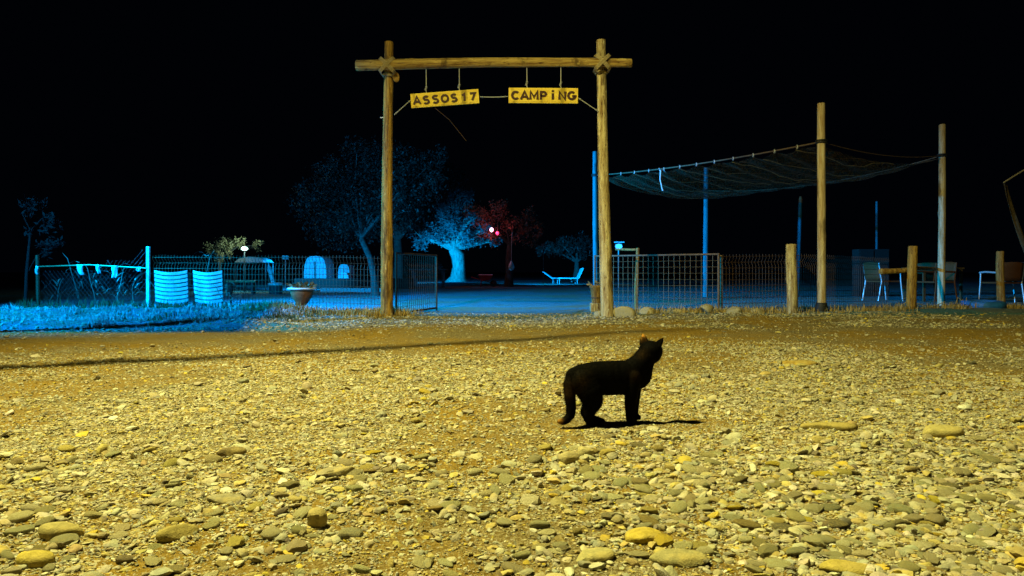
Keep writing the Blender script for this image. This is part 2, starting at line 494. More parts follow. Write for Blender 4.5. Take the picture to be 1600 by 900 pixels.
def rot_mats(n, g, tilt):
    az = g.uniform(0, 2 * np.pi, n); ta = g.normal(0, tilt, n); td = g.uniform(0, 2 * np.pi, n)
    ca, sa = np.cos(az), np.sin(az)
    A = np.zeros((n, 3, 3)); A[:, 0, 0] = ca; A[:, 0, 1] = -sa; A[:, 1, 0] = sa; A[:, 1, 1] = ca; A[:, 2, 2] = 1
    k = np.c_[np.cos(td), np.sin(td), np.zeros(n)]
    K = np.zeros((n, 3, 3)); K[:, 0, 2] = k[:, 1]; K[:, 1, 2] = -k[:, 0]; K[:, 2, 0] = -k[:, 1]; K[:, 2, 1] = k[:, 0]
    I = np.eye(3)[None]
    B = I + np.sin(ta)[:, None, None] * K + (1 - np.cos(ta))[:, None, None] * (K @ K)
    return B @ A
def scatter(pos, w, g, shapes, T, tilt, lift, stone_cols):
    n = len(pos)
    S = np.c_[w * 0.5, w * 0.5 * g.uniform(0.55, 0.9, n), w * 0.5 * g.uniform(0.18, 0.5, n)]
    Rm = rot_mats(n, g, tilt)
    pick = g.integers(0, len(shapes), n)
    base = np.array(shapes)[pick] * S[:, None, :]
    V = np.einsum('nij,nkj->nki', Rm, base)
    V[:, :, 0] += pos[:, None, 0]; V[:, :, 1] += pos[:, None, 1]
    V[:, :, 2] += (ground_z(pos[:, 0], pos[:, 1]) + S[:, 2] * lift)[:, None]
    nv = V.shape[1]
    F = (T[None] + (np.arange(n) * nv)[:, None, None]).reshape(-1, 3)
    return V.reshape(-1, 3), F, np.repeat(stone_cols, nv, axis=0)

def gravel_points():
    """stones sampled so that their picture size, not their real size, has a floor"""
    g = np.random.default_rng(101)
    W0, ALPHA, WMAX = 0.0044, 2.15, 0.075
    ymin, ymax = 1.25, 11.0
    N = 520000
    Y = np.exp(g.uniform(np.log(ymin), np.log(ymax), N))
    X = g.uniform(-0.86, 0.86, N) * Y
    wmin = W0 * Y / 1.6
    u = g.random(N)
    w = wmin * u ** (-1 / ALPHA)
    keep = (w < WMAX) & (g.random(N) < cover(X, Y))
    # the biggest stones sit low in the frame
    keep &= ~((w > 0.03) & (g.random(N) < 0.85 * sstep(1.9, 3.0, Y)))
    keep &= ~((w > 0.022) & (g.random(N) < 0.6 * sstep(0.2, -0.5, X / Y)))
    # leave room under the cat
    keep &= ~((np.abs(X - 0.52) < 0.40) & (np.abs(Y - 3.08) < 0.12) & (w > 0.014))
    X, Y, w = X[keep], Y[keep], w[keep]
    return X, Y, w, g
def make_stones():
    X, Y, w, g = gravel_points()
    px = w / Y * 1150
    order = np.argsort(-px)
    X, Y, w, px = X[order], Y[order], w[order], px[order]
    # the 300 that show largest, and lie in the picture, are stones of their own
    inside = (np.abs(X / Y) < 0.69) & (Y > 1.56)
    first = np.flatnonzero(inside)[:300]
    mask = np.zeros(len(X), bool); mask[first] = True
    shapes, T = stone_shapes(14, 2, 0.10, 3)
    meshes = []
    for i, W in enumerate(shapes):
        me = np_mesh("stone", W, T, True)
        me.set_sharp_from_angle(angle=R(27)) if i % 2 == 0 else None
        me.materials.append(M['stone']); meshes.append(me)
    Rm = rot_mats(300, g, 0.16)
    cols = np.clip(tones(300, g) * np.array([[1.22, 1.2, 0.95]]), 0, 0.75)
    for j, i in enumerate(first):
        o = bpy.data.objects.new("stone", meshes[g.integers(len(meshes))])
        COL.objects.link(o)
        s = Vector((w[i] * 0.5, w[i] * 0.5 * g.uniform(0.55, 0.95), w[i] * 0.5 * g.uniform(0.22, 0.46)))
        z = gz(X[i], Y[i]) + s.z * 0.42
        o.matrix_world = Matrix.Translation((X[i], Y[i], z)) @ Matrix(Rm[j].tolist()).to_4x4() @ Matrix.Diagonal((*s, 1))
        o.parent = ground
        o.color = (*cols[j], 1)
    # the others: one mass of gravel
    X, Y, w, px = X[~mask], Y[~mask], w[~mask], px[~mask]
    Vs, Fs, Cs, off = [], [], [], 0
    for lo, hi, sub, nsh, seed in ((15, 1e9, 2, 16, 8), (5.5, 15, 1, 40, 9), (0, 5.5, 0, 40, 19)):
        k = (px >= lo) & (px < hi)
        sh, T = stone_shapes(nsh, sub, 0.10, seed, 0.35)
        V, F, C = scatter(np.c_[X[k], Y[k]], w[k], g, sh, T, 0.38, 0.6, tones(int(k.sum()), g))
        Vs.append(V); Fs.append(F + off); Cs.append(C); off += len(V)
    # loose grit on the pale verge by the fence
    n = 9000
    Yv = g.uniform(7.7, 11.8, n); Xv = -g.uniform(1.8, 9.0, n)
    ok = Yv > 7.75 + 0.3 * g.random(n)
    Xv, Yv = Xv[ok], Yv[ok]
    sh, T = stone_shapes(12, 1, 0.1, 12, 0.35)
    cv = tones(len(Xv), g); cv = cv.mean(axis=1, keepdims=True) * np.array([[1.15, 1.15, 1.12]])
    V, F, C = scatter(np.c_[Xv, Yv], 0.022 * np.minimum(g.random(len(Xv)) ** -0.45, 3.0), g, sh, T, 0.3, 0.35, np.clip(cv, 0, 0.75))
    Vs.append(V); Fs.append(F + off); Cs.append(C); off += len(V)
    # fine pale chippings washed up at the gateway
    n = 16000
    Xv = g.uniform(-3.2, 6.0, n); Yv = g.uniform(8.4, 11.2, n)
    ok = g.random(n) < 0.15 + 0.85 * sstep(0.33, 0.48, fbm(Xv * 0.9 + 1, Yv * 2.2, 3))
    Xv, Yv = Xv[ok], Yv[ok]
    sh, T = stone_shapes(16, 0, 0.1, 14, 0.35)
    V, F, C = scatter(np.c_[Xv, Yv], 0.016 * np.minimum(g.random(len(Xv)) ** -0.5, 3.5), g, sh, T, 0.35, 0.5, np.clip(tones(len(Xv), g) * 1.25, 0, 0.75))
    Vs.append(V); Fs.append(F + off); Cs.append(C); off += len(V)
    me = np_mesh("gravel", np.vstack(Vs), np.vstack(Fs), np.concatenate([np.full(len(f), q) for f, q in zip(Fs, (True, False, False, False, False))]), {"tone": np.vstack(Cs)})
    me.set_sharp_from_angle(angle=R(33))
    print('gravel tris', len(me.polygons))
    o = link("gravel", me, M['pebble'])
    tag(o, "loose pebbles and grit scattered over the dirt yard", "gravel", kind="stuff")
make_stones()

def rock(x, y, d, tone, label, rz=0.0, seed=1, group=None, sink=0.4, name="rock", tilt=(0, 0), ang=0.5):
    sh, T = stone_shapes(1, 3, 0.11, seed, ang)
    g = np.random.default_rng(seed + 99)
    W = sh[0] * np.array(d) / 2
    nrm = sh[0] / np.linalg.norm(sh[0], axis=1)[:, None]
    W = W + nrm * (g.random(len(W))[:, None] - 0.5) * min(d) * 0.035
    me = np_mesh(name, W, T, True)
    if ang > 0.6: me.set_sharp_from_angle(angle=R(32))
    o = link(name, me, M['rock'])
    o.location = (x, y, gz(x, y) + d[2] * (0.5 - sink) )
    o.rotation_euler = (tilt[0], tilt[1], rz)
    o.color = (*(k * 0.78 for k in tone), 1)
    return tag(o, label, "stone", group)
G1 = "single large stones lying on the yard"
rock(0.315, 1.74, (0.105, 0.105, 0.040), (0.56, 0.43, 0.08), "broad flat mustard yellow stone at the bottom centre of the yard", 0.2, 21, G1)
rock(-0.49, 1.84, (0.055, 0.05, 0.06), (0.46, 0.38, 0.18), "small upright block shaped stone standing alone with a dark front face", 0.5, 22, G1, 0.25, ang=0.9)
rock(-0.55, 2.27, (0.12, 0.07, 0.035), (0.36, 0.32, 0.22), "long tilted slab stone with a raised end and black shadow under it", 0.3, 23, G1, 0.15, tilt=(0.05, -0.18), ang=0.7)
rock(0.19, 2.45, (0.075, 0.06, 0.05), (0.44, 0.38, 0.22), "brown edged chunk of stone left of a paler chunk below the cat", 0.2, 24, G1, 0.2, ang=0.9)
rock(0.25, 2.52, (0.07, 0.06, 0.05), (0.50, 0.44, 0.24), "pale faceted chunk of stone below the cat, touching a browner one", 0.9, 25, G1, 0.2, ang=0.9)
rock(1.68, 2.87, (0.17, 0.10, 0.07), (0.52, 0.45, 0.20), "large pale rough stone half buried near the right side of the yard", 0.05, 26, G1, 0.35)
rock(1.29, 3.02, (0.22, 0.12, 0.035), (0.44, 0.36, 0.13), "long flat ochre slab lying flush in the gravel on the right", 0.03, 27, G1, 0.3)
rock(-1.06, 1.64, (0.075, 0.055, 0.036), (0.50, 0.40, 0.09), "rounded yellow stone at the lower left, right of a flatter tan one", 0.1, 28, G1, 0.3, ang=0)
rock(-1.19, 1.67, (0.085, 0.06, 0.036), (0.46, 0.36, 0.12), "flat tan oval stone nearest the lower left corner", 0.1, 29, G1, 0.3, ang=0)
rock(-1.10, 1.80, (0.10, 0.07, 0.045), (0.42, 0.36, 0.16), "big sloping stone with a dark right end at lower left", 0.25, 30, G1, 0.3, tilt=(0, 0.2), ang=0.6)
rock(-0.80, 1.76, (0.095, 0.045, 0.04), (0.40, 0.33, 0.12), "long rounded stone lying slanted at the lower left", 0.55, 31, G1, 0.25, ang=0)
rock(-0.79, 2.03, (0.105, 0.06, 0.03), (0.34, 0.31, 0.22), "smooth grey oval stone with a stepped stone to its left", 0.1, 32, G1, 0.3, ang=0.1)
rock(0.18, 1.62, (0.105, 0.075, 0.03), (0.44, 0.40, 0.20), "wide pale greenish slab at the very bottom edge left of the mustard stone", 0.2, 33, G1, 0.3, ang=0.75)
rock(0.36, 1.60, (0.13, 0.085, 0.026), (0.38, 0.345, 0.18), "wide grey green slab at the very bottom edge below the mustard stone", -0.1, 34, G1, 0.3, ang=0.75)
rock(0.70, 1.58, (0.12, 0.08, 0.034), (0.50, 0.40, 0.11), "bright ochre rounded slab at the bottom edge on the right", -0.05, 35, G1, 0.3, ang=0.2)
rock(-0.95, 2.50, (0.10, 0.05, 0.04), (0.22, 0.17, 0.09), "dark brown ragged stone left of centre in the gravel", 0.2, 36, G1, 0.25, ang=0.9)
rock(1.93, 5.05, (0.34, 0.16, 0.05), (0.42, 0.29, 0.07), "smooth ochre patch of bedrock showing through dirt at far right", 0.0, 37, G1, 0.4)
G2 = "pale rocks lined up along the wire gate"
for i, (x, y, d, lb) in enumerate([
        (1.52, 9.98, (0.30, 0.22, 0.20), "rounded pale rock against the foot of the right gate post"),
        (1.22, 10.25, (0.17, 0.13, 0.13), "small pale stone tucked left of the right gate post"),
        (1.92, 10.4, (0.30, 0.2, 0.13), "low pale rock between the gate post and the wooden stake"),
        (2.78, 10.5, (0.34, 0.24, 0.19), "largest pale rock under the middle of the wire gate"),
        (3.17, 10.45, (0.30, 0.22, 0.16), "pale rock at the free end of the wire gate"),
        (3.5, 10.5, (0.28, 0.2, 0.14), "pale rock left of the tall log bollard"),
        (2.35, 10.45, (0.16, 0.12, 0.09), "small yellow stone under the hinge half of the wire gate")]):
    rock(x, y, d, (0.50, 0.45, 0.30), lb, 0.4 * i, 50 + i, G2, 0.3)

# ------------------------------------------------------------------ gateway
def log_mesh(p0, p1, r0, r1, n=14, m=26, wob=0.018, knots=5, seed=1, bend=0.012):
    rg = random.Random(seed)
    p0, p1 = Vector(p0), Vector(p1)
    d = (p1 - p0); L = d.length; t = d.normalized()
    a = Vector((0, 0, 1)) if abs(t.z) < 0.9 else Vector((1, 0, 0))
    u = (a - t * a.dot(t)).normalized(); q = t.cross(u)
    kn = [(rg.uniform(0.08, 0.92), rg.uniform(0, 6.28), rg.uniform(0.08, 0.2)) for _ in range(knots)]
    ph = [rg.uniform(0, 6.28) for _ in range(4)]
    mb = MB(); V = []; F = []
    for i in range(m + 1):
        s = i / m
        c = p0 + d * s + u * bend * math.sin(3.1 * s + ph[0]) + q * bend * math.sin(4.3 * s + ph[1])
        r = r0 + (r1 - r0) * s
        for k in range(n):
            an = 2 * math.pi * k / n
            rr = r * (1 + 0.03 * math.sin(3 * an + ph[2] + 2 * s) + 0.02 * math.sin(5 * an + 9 * s) + wob * rg.uniform(-1, 1))
            for ks, ka, kh in kn:
                da = (an - ka + math.pi) % (2 * math.pi) - math.pi
                rr += r * kh * math.exp(-((s - ks) * L / 0.035) ** 2 - (da / 0.45) ** 2)
            V.append(c + (u * math.cos(an) + q * math.sin(an)) * rr)
    for i in range(m):
        for k in range(n):
            F.append((i * n + k, i * n + (k + 1) % n, (i + 1) * n + (k + 1) % n, (i + 1) * n + k))
    # rounded ends
    for base, sgn, r in ((0, -1, r0), (m * n, 1, r1)):
        ring = [len(V) + k for k in range(n)]
        cc = sum((V[base + k] for k in range(n)), Vector()) / n
        for k in range(n): V.append(cc + (V[base + k] - cc) * 0.86 + t * sgn * r * 0.16)
        for k in range(n):
            a_, b_ = base + k, base + (k + 1) % n
            F.append((b_, a_, ring[k], ring[(k + 1) % n]) if sgn < 0 else (a_, b_, ring[(k + 1) % n], ring[k]))
        F.append(tuple(reversed(ring)) if sgn < 0 else tuple(ring))
    mb.add(V, F)
    return mb
gate = empty("gateway", (0, 10, 0), "tall entrance gateway of two peeled logs and a log crossbeam lashed with rope", "gateway")
def local(o, p): return (p[0] - o.location.x, p[1] - o.location.y, p[2] - o.location.z)
LP0, LP1 = (-1.70, 10.0, -0.15), (-1.67, 10.0, 3.76)
RP0, RP1 = (1.31, 10.0, -0.15), (1.20, 10.0, 3.78)
log_mesh(local(gate, LP0), local(gate, LP1), 0.088, 0.06, knots=9, seed=3, m=44).build("post", M['log'], gate)
log_mesh(local(gate, RP0), local(gate, RP1), 0.090, 0.062, knots=11, seed=8, m=44).build("post", M['log_pale'], gate)
BY = 9.875
log_mesh(local(gate, (-2.085, BY, 3.405)), local(gate, (1.60, BY, 3.455)), 0.072, 0.058, knots=8, seed=12, m=40, bend=0.018).build("crossbeam", M['beam'], gate)
for px_, zc in ((-1.672, 3.41), (1.212, 3.45)):
    mb = MB()
    for sgn in (-1, 1):                      # the X of rope in front, and turns round beam and post
        for k in (-1.2, 0, 1.2):
            off = 0.017 * k
            pts = []
            for i in range(13):
                t = i / 12 * 2 - 1
                x = px_ + 0.093 * t + off * 0.6; z = zc + sgn * 0.093 * t - sgn * off * 0.6
                y = BY - 0.078 * math.sqrt(max(0.02, 1 - (t * 0.9) ** 2)) - 0.004 * (sgn + 1)
                pts.append((x, y, z))
            pts = [(pts[0][0], 10.04, pts[0][2])] + pts + [(pts[-1][0], 10.04, pts[-1][2])]
            mb.tube([local(gate, p) for p in pts], 0.0075, 6)
    for dz in (-0.098, -0.115, 0.092):
        ring = [(px_ + 0.078 * math.cos(a), 10.0 + 0.078 * math.sin(a), zc + dz + 0.004 * math.sin(2 * a)) for a in np.linspace(0, 2 * math.pi, 17)]
        mb.tube([local(gate, p) for p in ring], 0.010, 6, cap=False)
    mb.build("rope_lashing", M['rope'], gate)
# a chip of wood and a bolt on the left post
mb = MB(); mb.lathe([(0.0, -0.008), (0.042, -0.007), (0.045, 0), (0.042, 0.007), (0, 0.008)], 14)
o = mb.build("wood_disc", M['log'], gate); o.location = (-1.565, -0.06, 3.27); o.rotation_euler = (R(80), 0, R(15)); o.scale = (1, 1.7, 1)
mb = MB(); mb.tube([(-1.79, -0.01, 2.735), (-1.63, -0.01, 2.735)], 0.008, 8); mb.build("bolt", M['chrome'], gate)

# ------------------------------------------------------------------ hanging signs
def arc(cx, cy, rx, ry, a0, a1, n=12):
    return [(cx + rx * math.cos(R(a0 + (a1 - a0) * i / n)), cy + ry * math.sin(R(a0 + (a1 - a0) * i / n))) for i in range(n + 1)]
GLYPH = {                                     # strokes in a box one unit high
    'A': [[(0, 0), (0.40, 1), (0.80, 0)], [(0.17, 0.32), (0.63, 0.32)]],
    'S': [arc(0.36, 0.74, 0.28, 0.22, 35, 270) + arc(0.36, 0.26, 0.30, 0.25, 90, -145)],
    'O': [arc(0.42, 0.5, 0.38, 0.46, 90, 450, 24)],
    '1': [[(0.06, 0.72), (0.34, 0.93), (0.34, 0)]],
    '7': [[(0.02, 0.93), (0.64, 0.93), (0.26, 0)]],
    'C': [arc(0.42, 0.5, 0.38, 0.44, 45, 315, 20)],
    'M': [[(0.04, 0), (0.06, 1), (0.44, 0.28), (0.82, 1), (0.84, 0)]],
    'P': [[(0.08, 0), (0.08, 0.93), (0.36, 0.93)] + arc(0.38, 0.69, 0.26, 0.24, 90, -90, 10) + [(0.08, 0.45)]],
    '\u0130': [[(0.1, 0), (0.1, 0.78)], [(0.1, 0.98), (0.1, 1.16)]],
    'N': [[(0.06, 0), (0.06, 1), (0.70, 0), (0.70, 1)]],
    'G': [arc(0.42, 0.5, 0.38, 0.44, 45, 345, 20) + [(0.80, 0.44), (0.48, 0.44)]],
}
def letter_mesh(ch, size, depth=0.010, wt=0.135):
    mb = MB()
    strokes = GLYPH[ch]
    xs = [p[0] for st in strokes for p in st]; mid = (min(xs) + max(xs)) / 2
    for q, st in enumerate(strokes):
        n = len(st); P = [Vector((x - mid, y)) for x, y in st]
        L, Rr = [], []
        for i, p in enumerate(P):
            d0 = (P[i] - P[i - 1]).normalized() if i else (P[1] - P[0]).normalized()
            d1 = (P[i + 1] - P[i]).normalized() if i < n - 1 else d0
            m = Vector((-(d0.y + d1.y), d0.x + d1.x))
            m = m.normalized() if m.length > 1e-6 else Vector((-d0.y, d0.x))
            k = min(1.7, 1 / max(0.3, m.dot(Vector((-d0.y, d0.x)))))
            L.append(p + m * wt * k); Rr.append(p - m * wt * k)
        V = []
        for z in (depth / 2 + 0.0004 * q, -depth / 2):
            for a_, b_ in zip(L, Rr): V += [(a_.x * size, a_.y * size, z), (b_.x * size, b_.y * size, z)]
        F = []; o = 2 * n
        for i in range(n - 1):
            a_ = 2 * i
            F += [(a_, a_ + 1, a_ + 3, a_ + 2), (o + a_ + 2, o + a_ + 3, o + a_ + 1, o + a_), (a_ + 2, o + a_ + 2, o + a_, a_), (a_ + 1, o + a_ + 1, o + a_ + 3, a_ + 3)]
        F += [(0, o, o + 1, 1), (2 * n - 2, 2 * n - 1, o + 2 * n - 1, o + 2 * n - 2)]
        mb.add(V, F)
    return mb.mesh("letter", False)
def hanging_sign(cx, cz, w, h, tilt, word, cords, label):
    t = empty("hanging_sign", (cx, BY, cz), label, "sign", "wooden name boards hanging from the gateway")
    rot = Matrix.Rotation(-tilt, 3, 'Y')
    b = MB().box((0, 0, 0), (w, 0.028, h))
    o = b.build("board", M['board'], t, smooth=False, bevel=0.004); o.rotation_euler = (0, -tilt, 0)
    n = len(word)
    cell = w * 0.95 / n
    # a lighter tile behind each letter, the letter proud of it
    for i, ch in enumerate(word):
        lx = -w * 0.475 + cell * (i + 0.5)
        tl = MB().box((lx, -0.0165, 0), (cell * 0.93, 0.006, h * 0.82)).build("letter_tile", M['board'], t, smooth=False, bevel=0.002)
        tl.rotation_euler = (0, -tilt, 0)
        me = letter_mesh(ch, h * 0.52)
        lo = link("letter", me, M['letter'], t)
        p = rot @ Vector((lx, -0.025, -h * 0.27))
        lo.location = p
        lo.rotation_euler = (Matrix.Rotation(-tilt, 4, 'Y') @ Matrix.Rotation(R(90), 4, 'X')).to_euler()
        lo.scale = (1.12, 1, 1)
    for (dx, top) in cords:
        p = rot @ Vector((dx, 0, h / 2 - 0.005)) 
        c = MB().tube([(p.x, 0, p.z), (p.x - 0.012, -0.004, p.z + 0.06), (p.x - 0.004, 0.0, p.z + 0.1), (p.x - 0.006, 0, top - cz)], [0.006] * 4, 6)
        for k in range(3):
            a = MB().lathe([(0, -0.012), (0.016, -0.004), (0.016, 0.004), (0, 0.012)], 8, (p.x - 0.008 + 0.006 * (k - 1), -0.006 * k, p.z + 0.045 + 0.018 * k))
            c.add(a.v, a.f)
        c.build("cord", M['cord'], t)
    return t
hanging_sign(-0.900, 2.965, 0.915, 0.19, R(4.2), "ASSOS17", [(-0.24, 3.36), (0.205, 3.37)], "left yellow hanging board reading ASSOS17, tilted up to its right")
hanging_sign(0.420, 3.005, 0.93, 0.205, R(-0.4), "CAMP\u0130NG", [(-0.215, 3.39), (0.24, 3.40)], "right yellow hanging board reading CAMP\u0130NG, hanging level")
def tie(p0, p1, sag, label):
    mb = MB(); pts = []
    for i in range(11):
        s = i / 10
        p = Vector(p0).lerp(Vector(p1), s); p.z -= sag * 4 * s * (1 - s); pts.append(p)
    mb.tube(pts, 0.0065, 6)
    for p in (pts[1], pts[-2]): mb.lathe([(0, -0.014), (0.017, 0), (0, 0.014)], 8, p)
    o = mb.build("tie_cord", M['cord'])
    return tag(o, label, "cord", "cords tying the name boards")
tie((-1.36, BY, 2.945), (-1.59, 9.93, 2.76), 0.0, "short cord tying the ASSOS17 board to the left gate post")
tie((-0.43, BY, 2.99), (-0.055, BY, 2.995), 0.006, "cord tying the ASSOS17 board to the other board")
tie((0.89, BY, 2.975), (1.16, 9.93, 2.81), 0.0, "short cord tying the right board to the right gate post")
tag(MB().tube([(-1.04, 9.9, 2.85), (-0.85, 9.95, 2.70), (-0.62, 10.0, 2.42)], 0.004, 5).build("guy_wire", M['wire_dark']), "thin dark wire slanting down behind the left board", "wire")

# ------------------------------------------------------------------ wire gates
def gate_leaf(p0, p1, h, z0, label, bars_v, bars_h, fr, wr, frame_m, wire_m):
    p0, p1 = Vector(p0), Vector(p1)
    t = empty("wire_gate", p0, label, "gate")
    d = p1 - p0; d.z = 0; L = d.length
    t.rotation_euler = (0, 0, math.atan2(d.y, d.x))
    for x in (0, L):
        MB().tube([(x, 0, z0 - 0.05), (x, 0, z0 + h)], fr, 8).build("stile", frame_m, t)
    for z in (z0, z0 + h - fr):
        MB().tube([(fr, 0, z), (L - fr, 0, z)], fr * 0.9, 8).build("rail", frame_m, t)
    for i in range(1, bars_v):
        x = L * i / bars_v + random.uniform(-0.004, 0.004)
        MB().tube([(x, wr, z0), (x + random.uniform(-.004, .004), wr, z0 + h * .5), (x, wr, z0 + h - fr)], wr, 5).build("wire", wire_m, t)
    for i in range(1, bars_h):
        z = z0 + (h - fr) * i / bars_h
        MB().tube([(0, -wr * 0.9, z), (L, -wr * 0.9, z + random.uniform(-.004, .004))], wr * 0.55, 5).build("wire", wire_m, t)
    return t
gate_leaf((1.43, 12.7, 0), (3.17, 11.3, 0), 0.90, 0.03, "open right gate leaf of rusty pipe and welded wire", 24, 9, 0.017, 0.0032, M['iron'], M['wire'])
gate_leaf((-1.62, 10.3, 0), (-1.22, 11.9, 0), 0.86, 0.06, "open left gate leaf of dark wire beside the left gate post", 20, 10, 0.017, 0.0035, M['wire_dark'], M['wire_dark'])
o = log_mesh((2.105, 12.4, -0.1), (2.11, 12.4, 1.04), 0.036, 0.03, knots=3, seed=5, m=14).build("stake", M['log_dull'])
tag(o, "thin wooden stake standing behind the wire gate", "stake")
o = log_mesh((1.80, 12.75, 1.02), (2.09, 12.44, 1.03), 0.022, 0.02, knots=1, seed=6, m=6, n=8).build("short_rail", M['log_dull'])
tag(o, "short wooden rail end leaning on the stake top", "rail")

# ------------------------------------------------------------------ mesh fences
def mesh_fence(pts, h, label, step=0.05, rows=12, wr=0.003, crook=True, posts=(), post_h=1.0, mat=None, group=None):
    t = empty("wire_fence", (pts[0][0], pts[0][1], 0), label, "fence", group)
    mb = MB()
    O = Vector(t.location)
    for a, b in zip(pts[:-1], pts[1:]):
        a = Vector((*a, 0)); b = Vector((*b, 0)); d = b - a; L = d.length; u = d.normalized(); nrm = Vector((-u.y, u.x, 0))
        n = int(L / step)
        for i in range(n + 1):
            p = a + u * (i * step); z = gz(p.x, p.y) - 0.02
            q = [p + Vector((0, 0, z)) - O, p + Vector((0, 0, z + h * 0.82)) - O]
            if crook: q += [p + nrm * 0.035 + Vector((0, 0, z + h * 0.89)) - O, p - nrm * 0.02 + Vector((0, 0, z + h * 0.97)) - O, p - nrm * .005 + Vector((0, 0, z + h + 0.025)) - O]
            else: q += [p + Vector((0, 0, z + h)) - O]
            mb.tube(q, wr, 4, cap=False)
        for r in range(rows):
            zz = h * (0.04 + 0.93 * r / (rows - 1))
            q = []
            k = max(2, int(L / 0.6))
            for i in range(k + 1):
                p = a + d * (i / k) + nrm * (0.035 if crook and 0.85 < zz / h < 0.93 else 0) - O
                q.append(p + Vector((0, 0, gz(a.x + d.x * i / k, a.y + d.y * i / k) + zz)))
            mb.tube(q, wr, 4, cap=False)
    o = mb.build("wire_mesh", mat or M['wire_dark'], t); o["kind"] = "stuff"
    for (x, y) in posts:
        MB().tube([Vector((x, y, -0.1)) - O, Vector((x, y, post_h)) - O], 0.022, 8).build("fence_post", M['wire'], t)
    return t
mesh_fence([(3.2, 11.35), (4.6, 11.6), (6.6, 12.9)], 0.88, "dark welded wire fence right of the gate with crooked tops", 0.055, 10, 0.0035, posts=[(3.24, 11.4)], post_h=0.9)
mesh_fence([(-5.8, 11.9), (-4.2, 11.6), (-1.95, 11.35)], 0.86, "dark welded wire fence left of the gate behind the urn", 0.055, 10, 0.003, posts=[], post_h=0.9)
def left_fence():
    t = empty("wire_fence", (-7.85, 12.2, 0), "wire netting fence at far left between two pale posts with a sagging top rail", "fence")
    O = Vector(t.location)
    MB().tube([Vector((-7.85, 12.2, -0.1)) - O, Vector((-7.87, 12.2, 0.92)) - O], 0.03, 8).build("fence_post", M['wire_dark'], t)
    MB().box(Vector((-5.88, 11.9, 0.5)) - O, (0.05, 0.05, 1.10)).build("fence_post", M['fence_white'], t, smooth=False, bevel=0.005)
    MB().tube([Vector((-7.85, 12.19, 0.73)) - O, Vector((-6.9, 12.03, 0.755)) - O, Vector((-5.9, 11.87, 0.70)) - O], 0.011, 8).build("top_rail", M['wire'], t)
    mb = MB()
    A, B = Vector((-7.83, 12.22, 0)), Vector((-5.9, 11.93, 0)); d = B - A
    n = 26
    for i in range(n + 1):                       # diamond netting: two crossing families of wires
        for s in (-1, 1):
            q = []
            for k in range(7):
                z = 1.0 * k / 6
                u = i / n + s * z * 0.45
                if 0 <= u <= 1:
                    top = 0.74 + 0.3 * max(0, (u - 0.5) * 2) ** 0.8
                    if z <= top: q.append(A + d * u + Vector((0, 0.012 * math.sin(9 * u + 5 * z), z)) - O)
            if len(q) > 1: mb.tube(q, 0.0018, 4, cap=False)
    o = mb.build("netting", M['wire_black'], t); o["kind"] = "stuff"
left_fence()
def rag(x, y, z, w, h, rz, label, seed):
    g = random.Random(seed); mb = MB(); V = []; F = []
    for j in range(7):
        for i in range(6):
            u, v = i / 5 - 0.5, j / 6
            V.append((u * w * (1 - 0.25 * v) + 0.012 * math.sin(5 * v + seed) + w * 0.35 * v * math.sin(seed), -0.02 + 0.014 * math.sin(7 * u + 3 * v + seed), -h * v + g.uniform(-.004, .004)))
    for j in range(6):
        for i in range(5): a = j * 6 + i; F.append((a, a + 1, a + 7, a + 6))
    mb.add(V, F); o = mb.build("rag", M['white_slat'])
    o.location = (x, y, z); o.rotation_euler = (0, 0, rz)
    sm = o.modifiers.new("thick", 'SOLIDIFY'); sm.thickness = 0.004
    tag(o, label, "cloth", "pale rags hung on the left fence")
rag(-7.83, 12.14, 0.74, 0.05, 0.14, 0, "pale strip of rag on the far left fence post", 1)
rag(-7.05, 12.02, 0.76, 0.10, 0.17, 0, "pale rag flicked sideways over the left fence rail", 2)
rag(-6.72, 11.97, 0.755, 0.07, 0.14, 0, "small torn rag hanging near the middle of the left fence rail", 3)
rag(-6.42, 11.93, 0.745, 0.10, 0.20, 0, "longest pale rag slanting from the left fence rail", 4)
rag(-6.02, 11.87, 0.72, 0.08, 0.07, 0, "tiny scrap of rag beside the white fence post", 7)

# ------------------------------------------------------------------ slatted chairs by the left fence
def slat_chair(x, y, w, label, rz):
    t = empty("slatted_chair", (x, y, gz(x, y)), label, "chair", "white slatted chairs backed against the fence", rz)
    n = 8
    for k in range(n):
        z = 0.175 + k * 0.063
        bow = 0.05
        V, F = [], []
        for i in range(11):
            u = i / 10 * 2 - 1
            yy = -0.03 * (1 - u * u) - 0.10 * (0.69 - z) * -1 + 0.0
            zz = z - 0.034 * (1 - u * u)
            for (dy, dz) in ((-0.008, -0.0225), (0.008, -0.0225), (0.008, 0.0225), (-0.008, 0.0225)):
                V.append((u * w / 2, yy + dy, zz + dz))
        for i in range(10):
            for c in range(4):
                F.append((i * 4 + c, i * 4 + (c + 1) % 4, (i + 1) * 4 + (c + 1) % 4, (i + 1) * 4 + c))
        F += [(3, 2, 1, 0), (40, 41, 42, 43)]
        MB().add(V, F).build("slat", M['white_slat'], t, smooth=False)
    for sx in (-1, 1):
        MB().tube([(sx * w * 0.44, 0.10, 0.0), (sx * w * 0.45, 0.085, 0.4), (sx * w * 0.45, 0.06, 0.62)], 0.014, 8).build("leg", M['slat_gap'], t)
        MB().tube([(sx * w * 0.44, 0.42, 0.0), (sx * w * 0.44, 0.40, 0.33)], 0.014, 8).build("leg", M['slat_gap'], t)
    MB().box((0, 0.24, 0.345), (w * 0.92, 0.40, 0.03)).build("seat", M['slat_gap'], t, smooth=False, bevel=0.008)
slat_chair(-5.31, 11.45, 0.50, "wider white slatted chair back, nearest the white fence post", R(3))
slat_chair(-4.78, 11.55, 0.46, "narrower white slatted chair back, right of its twin", R(-2))

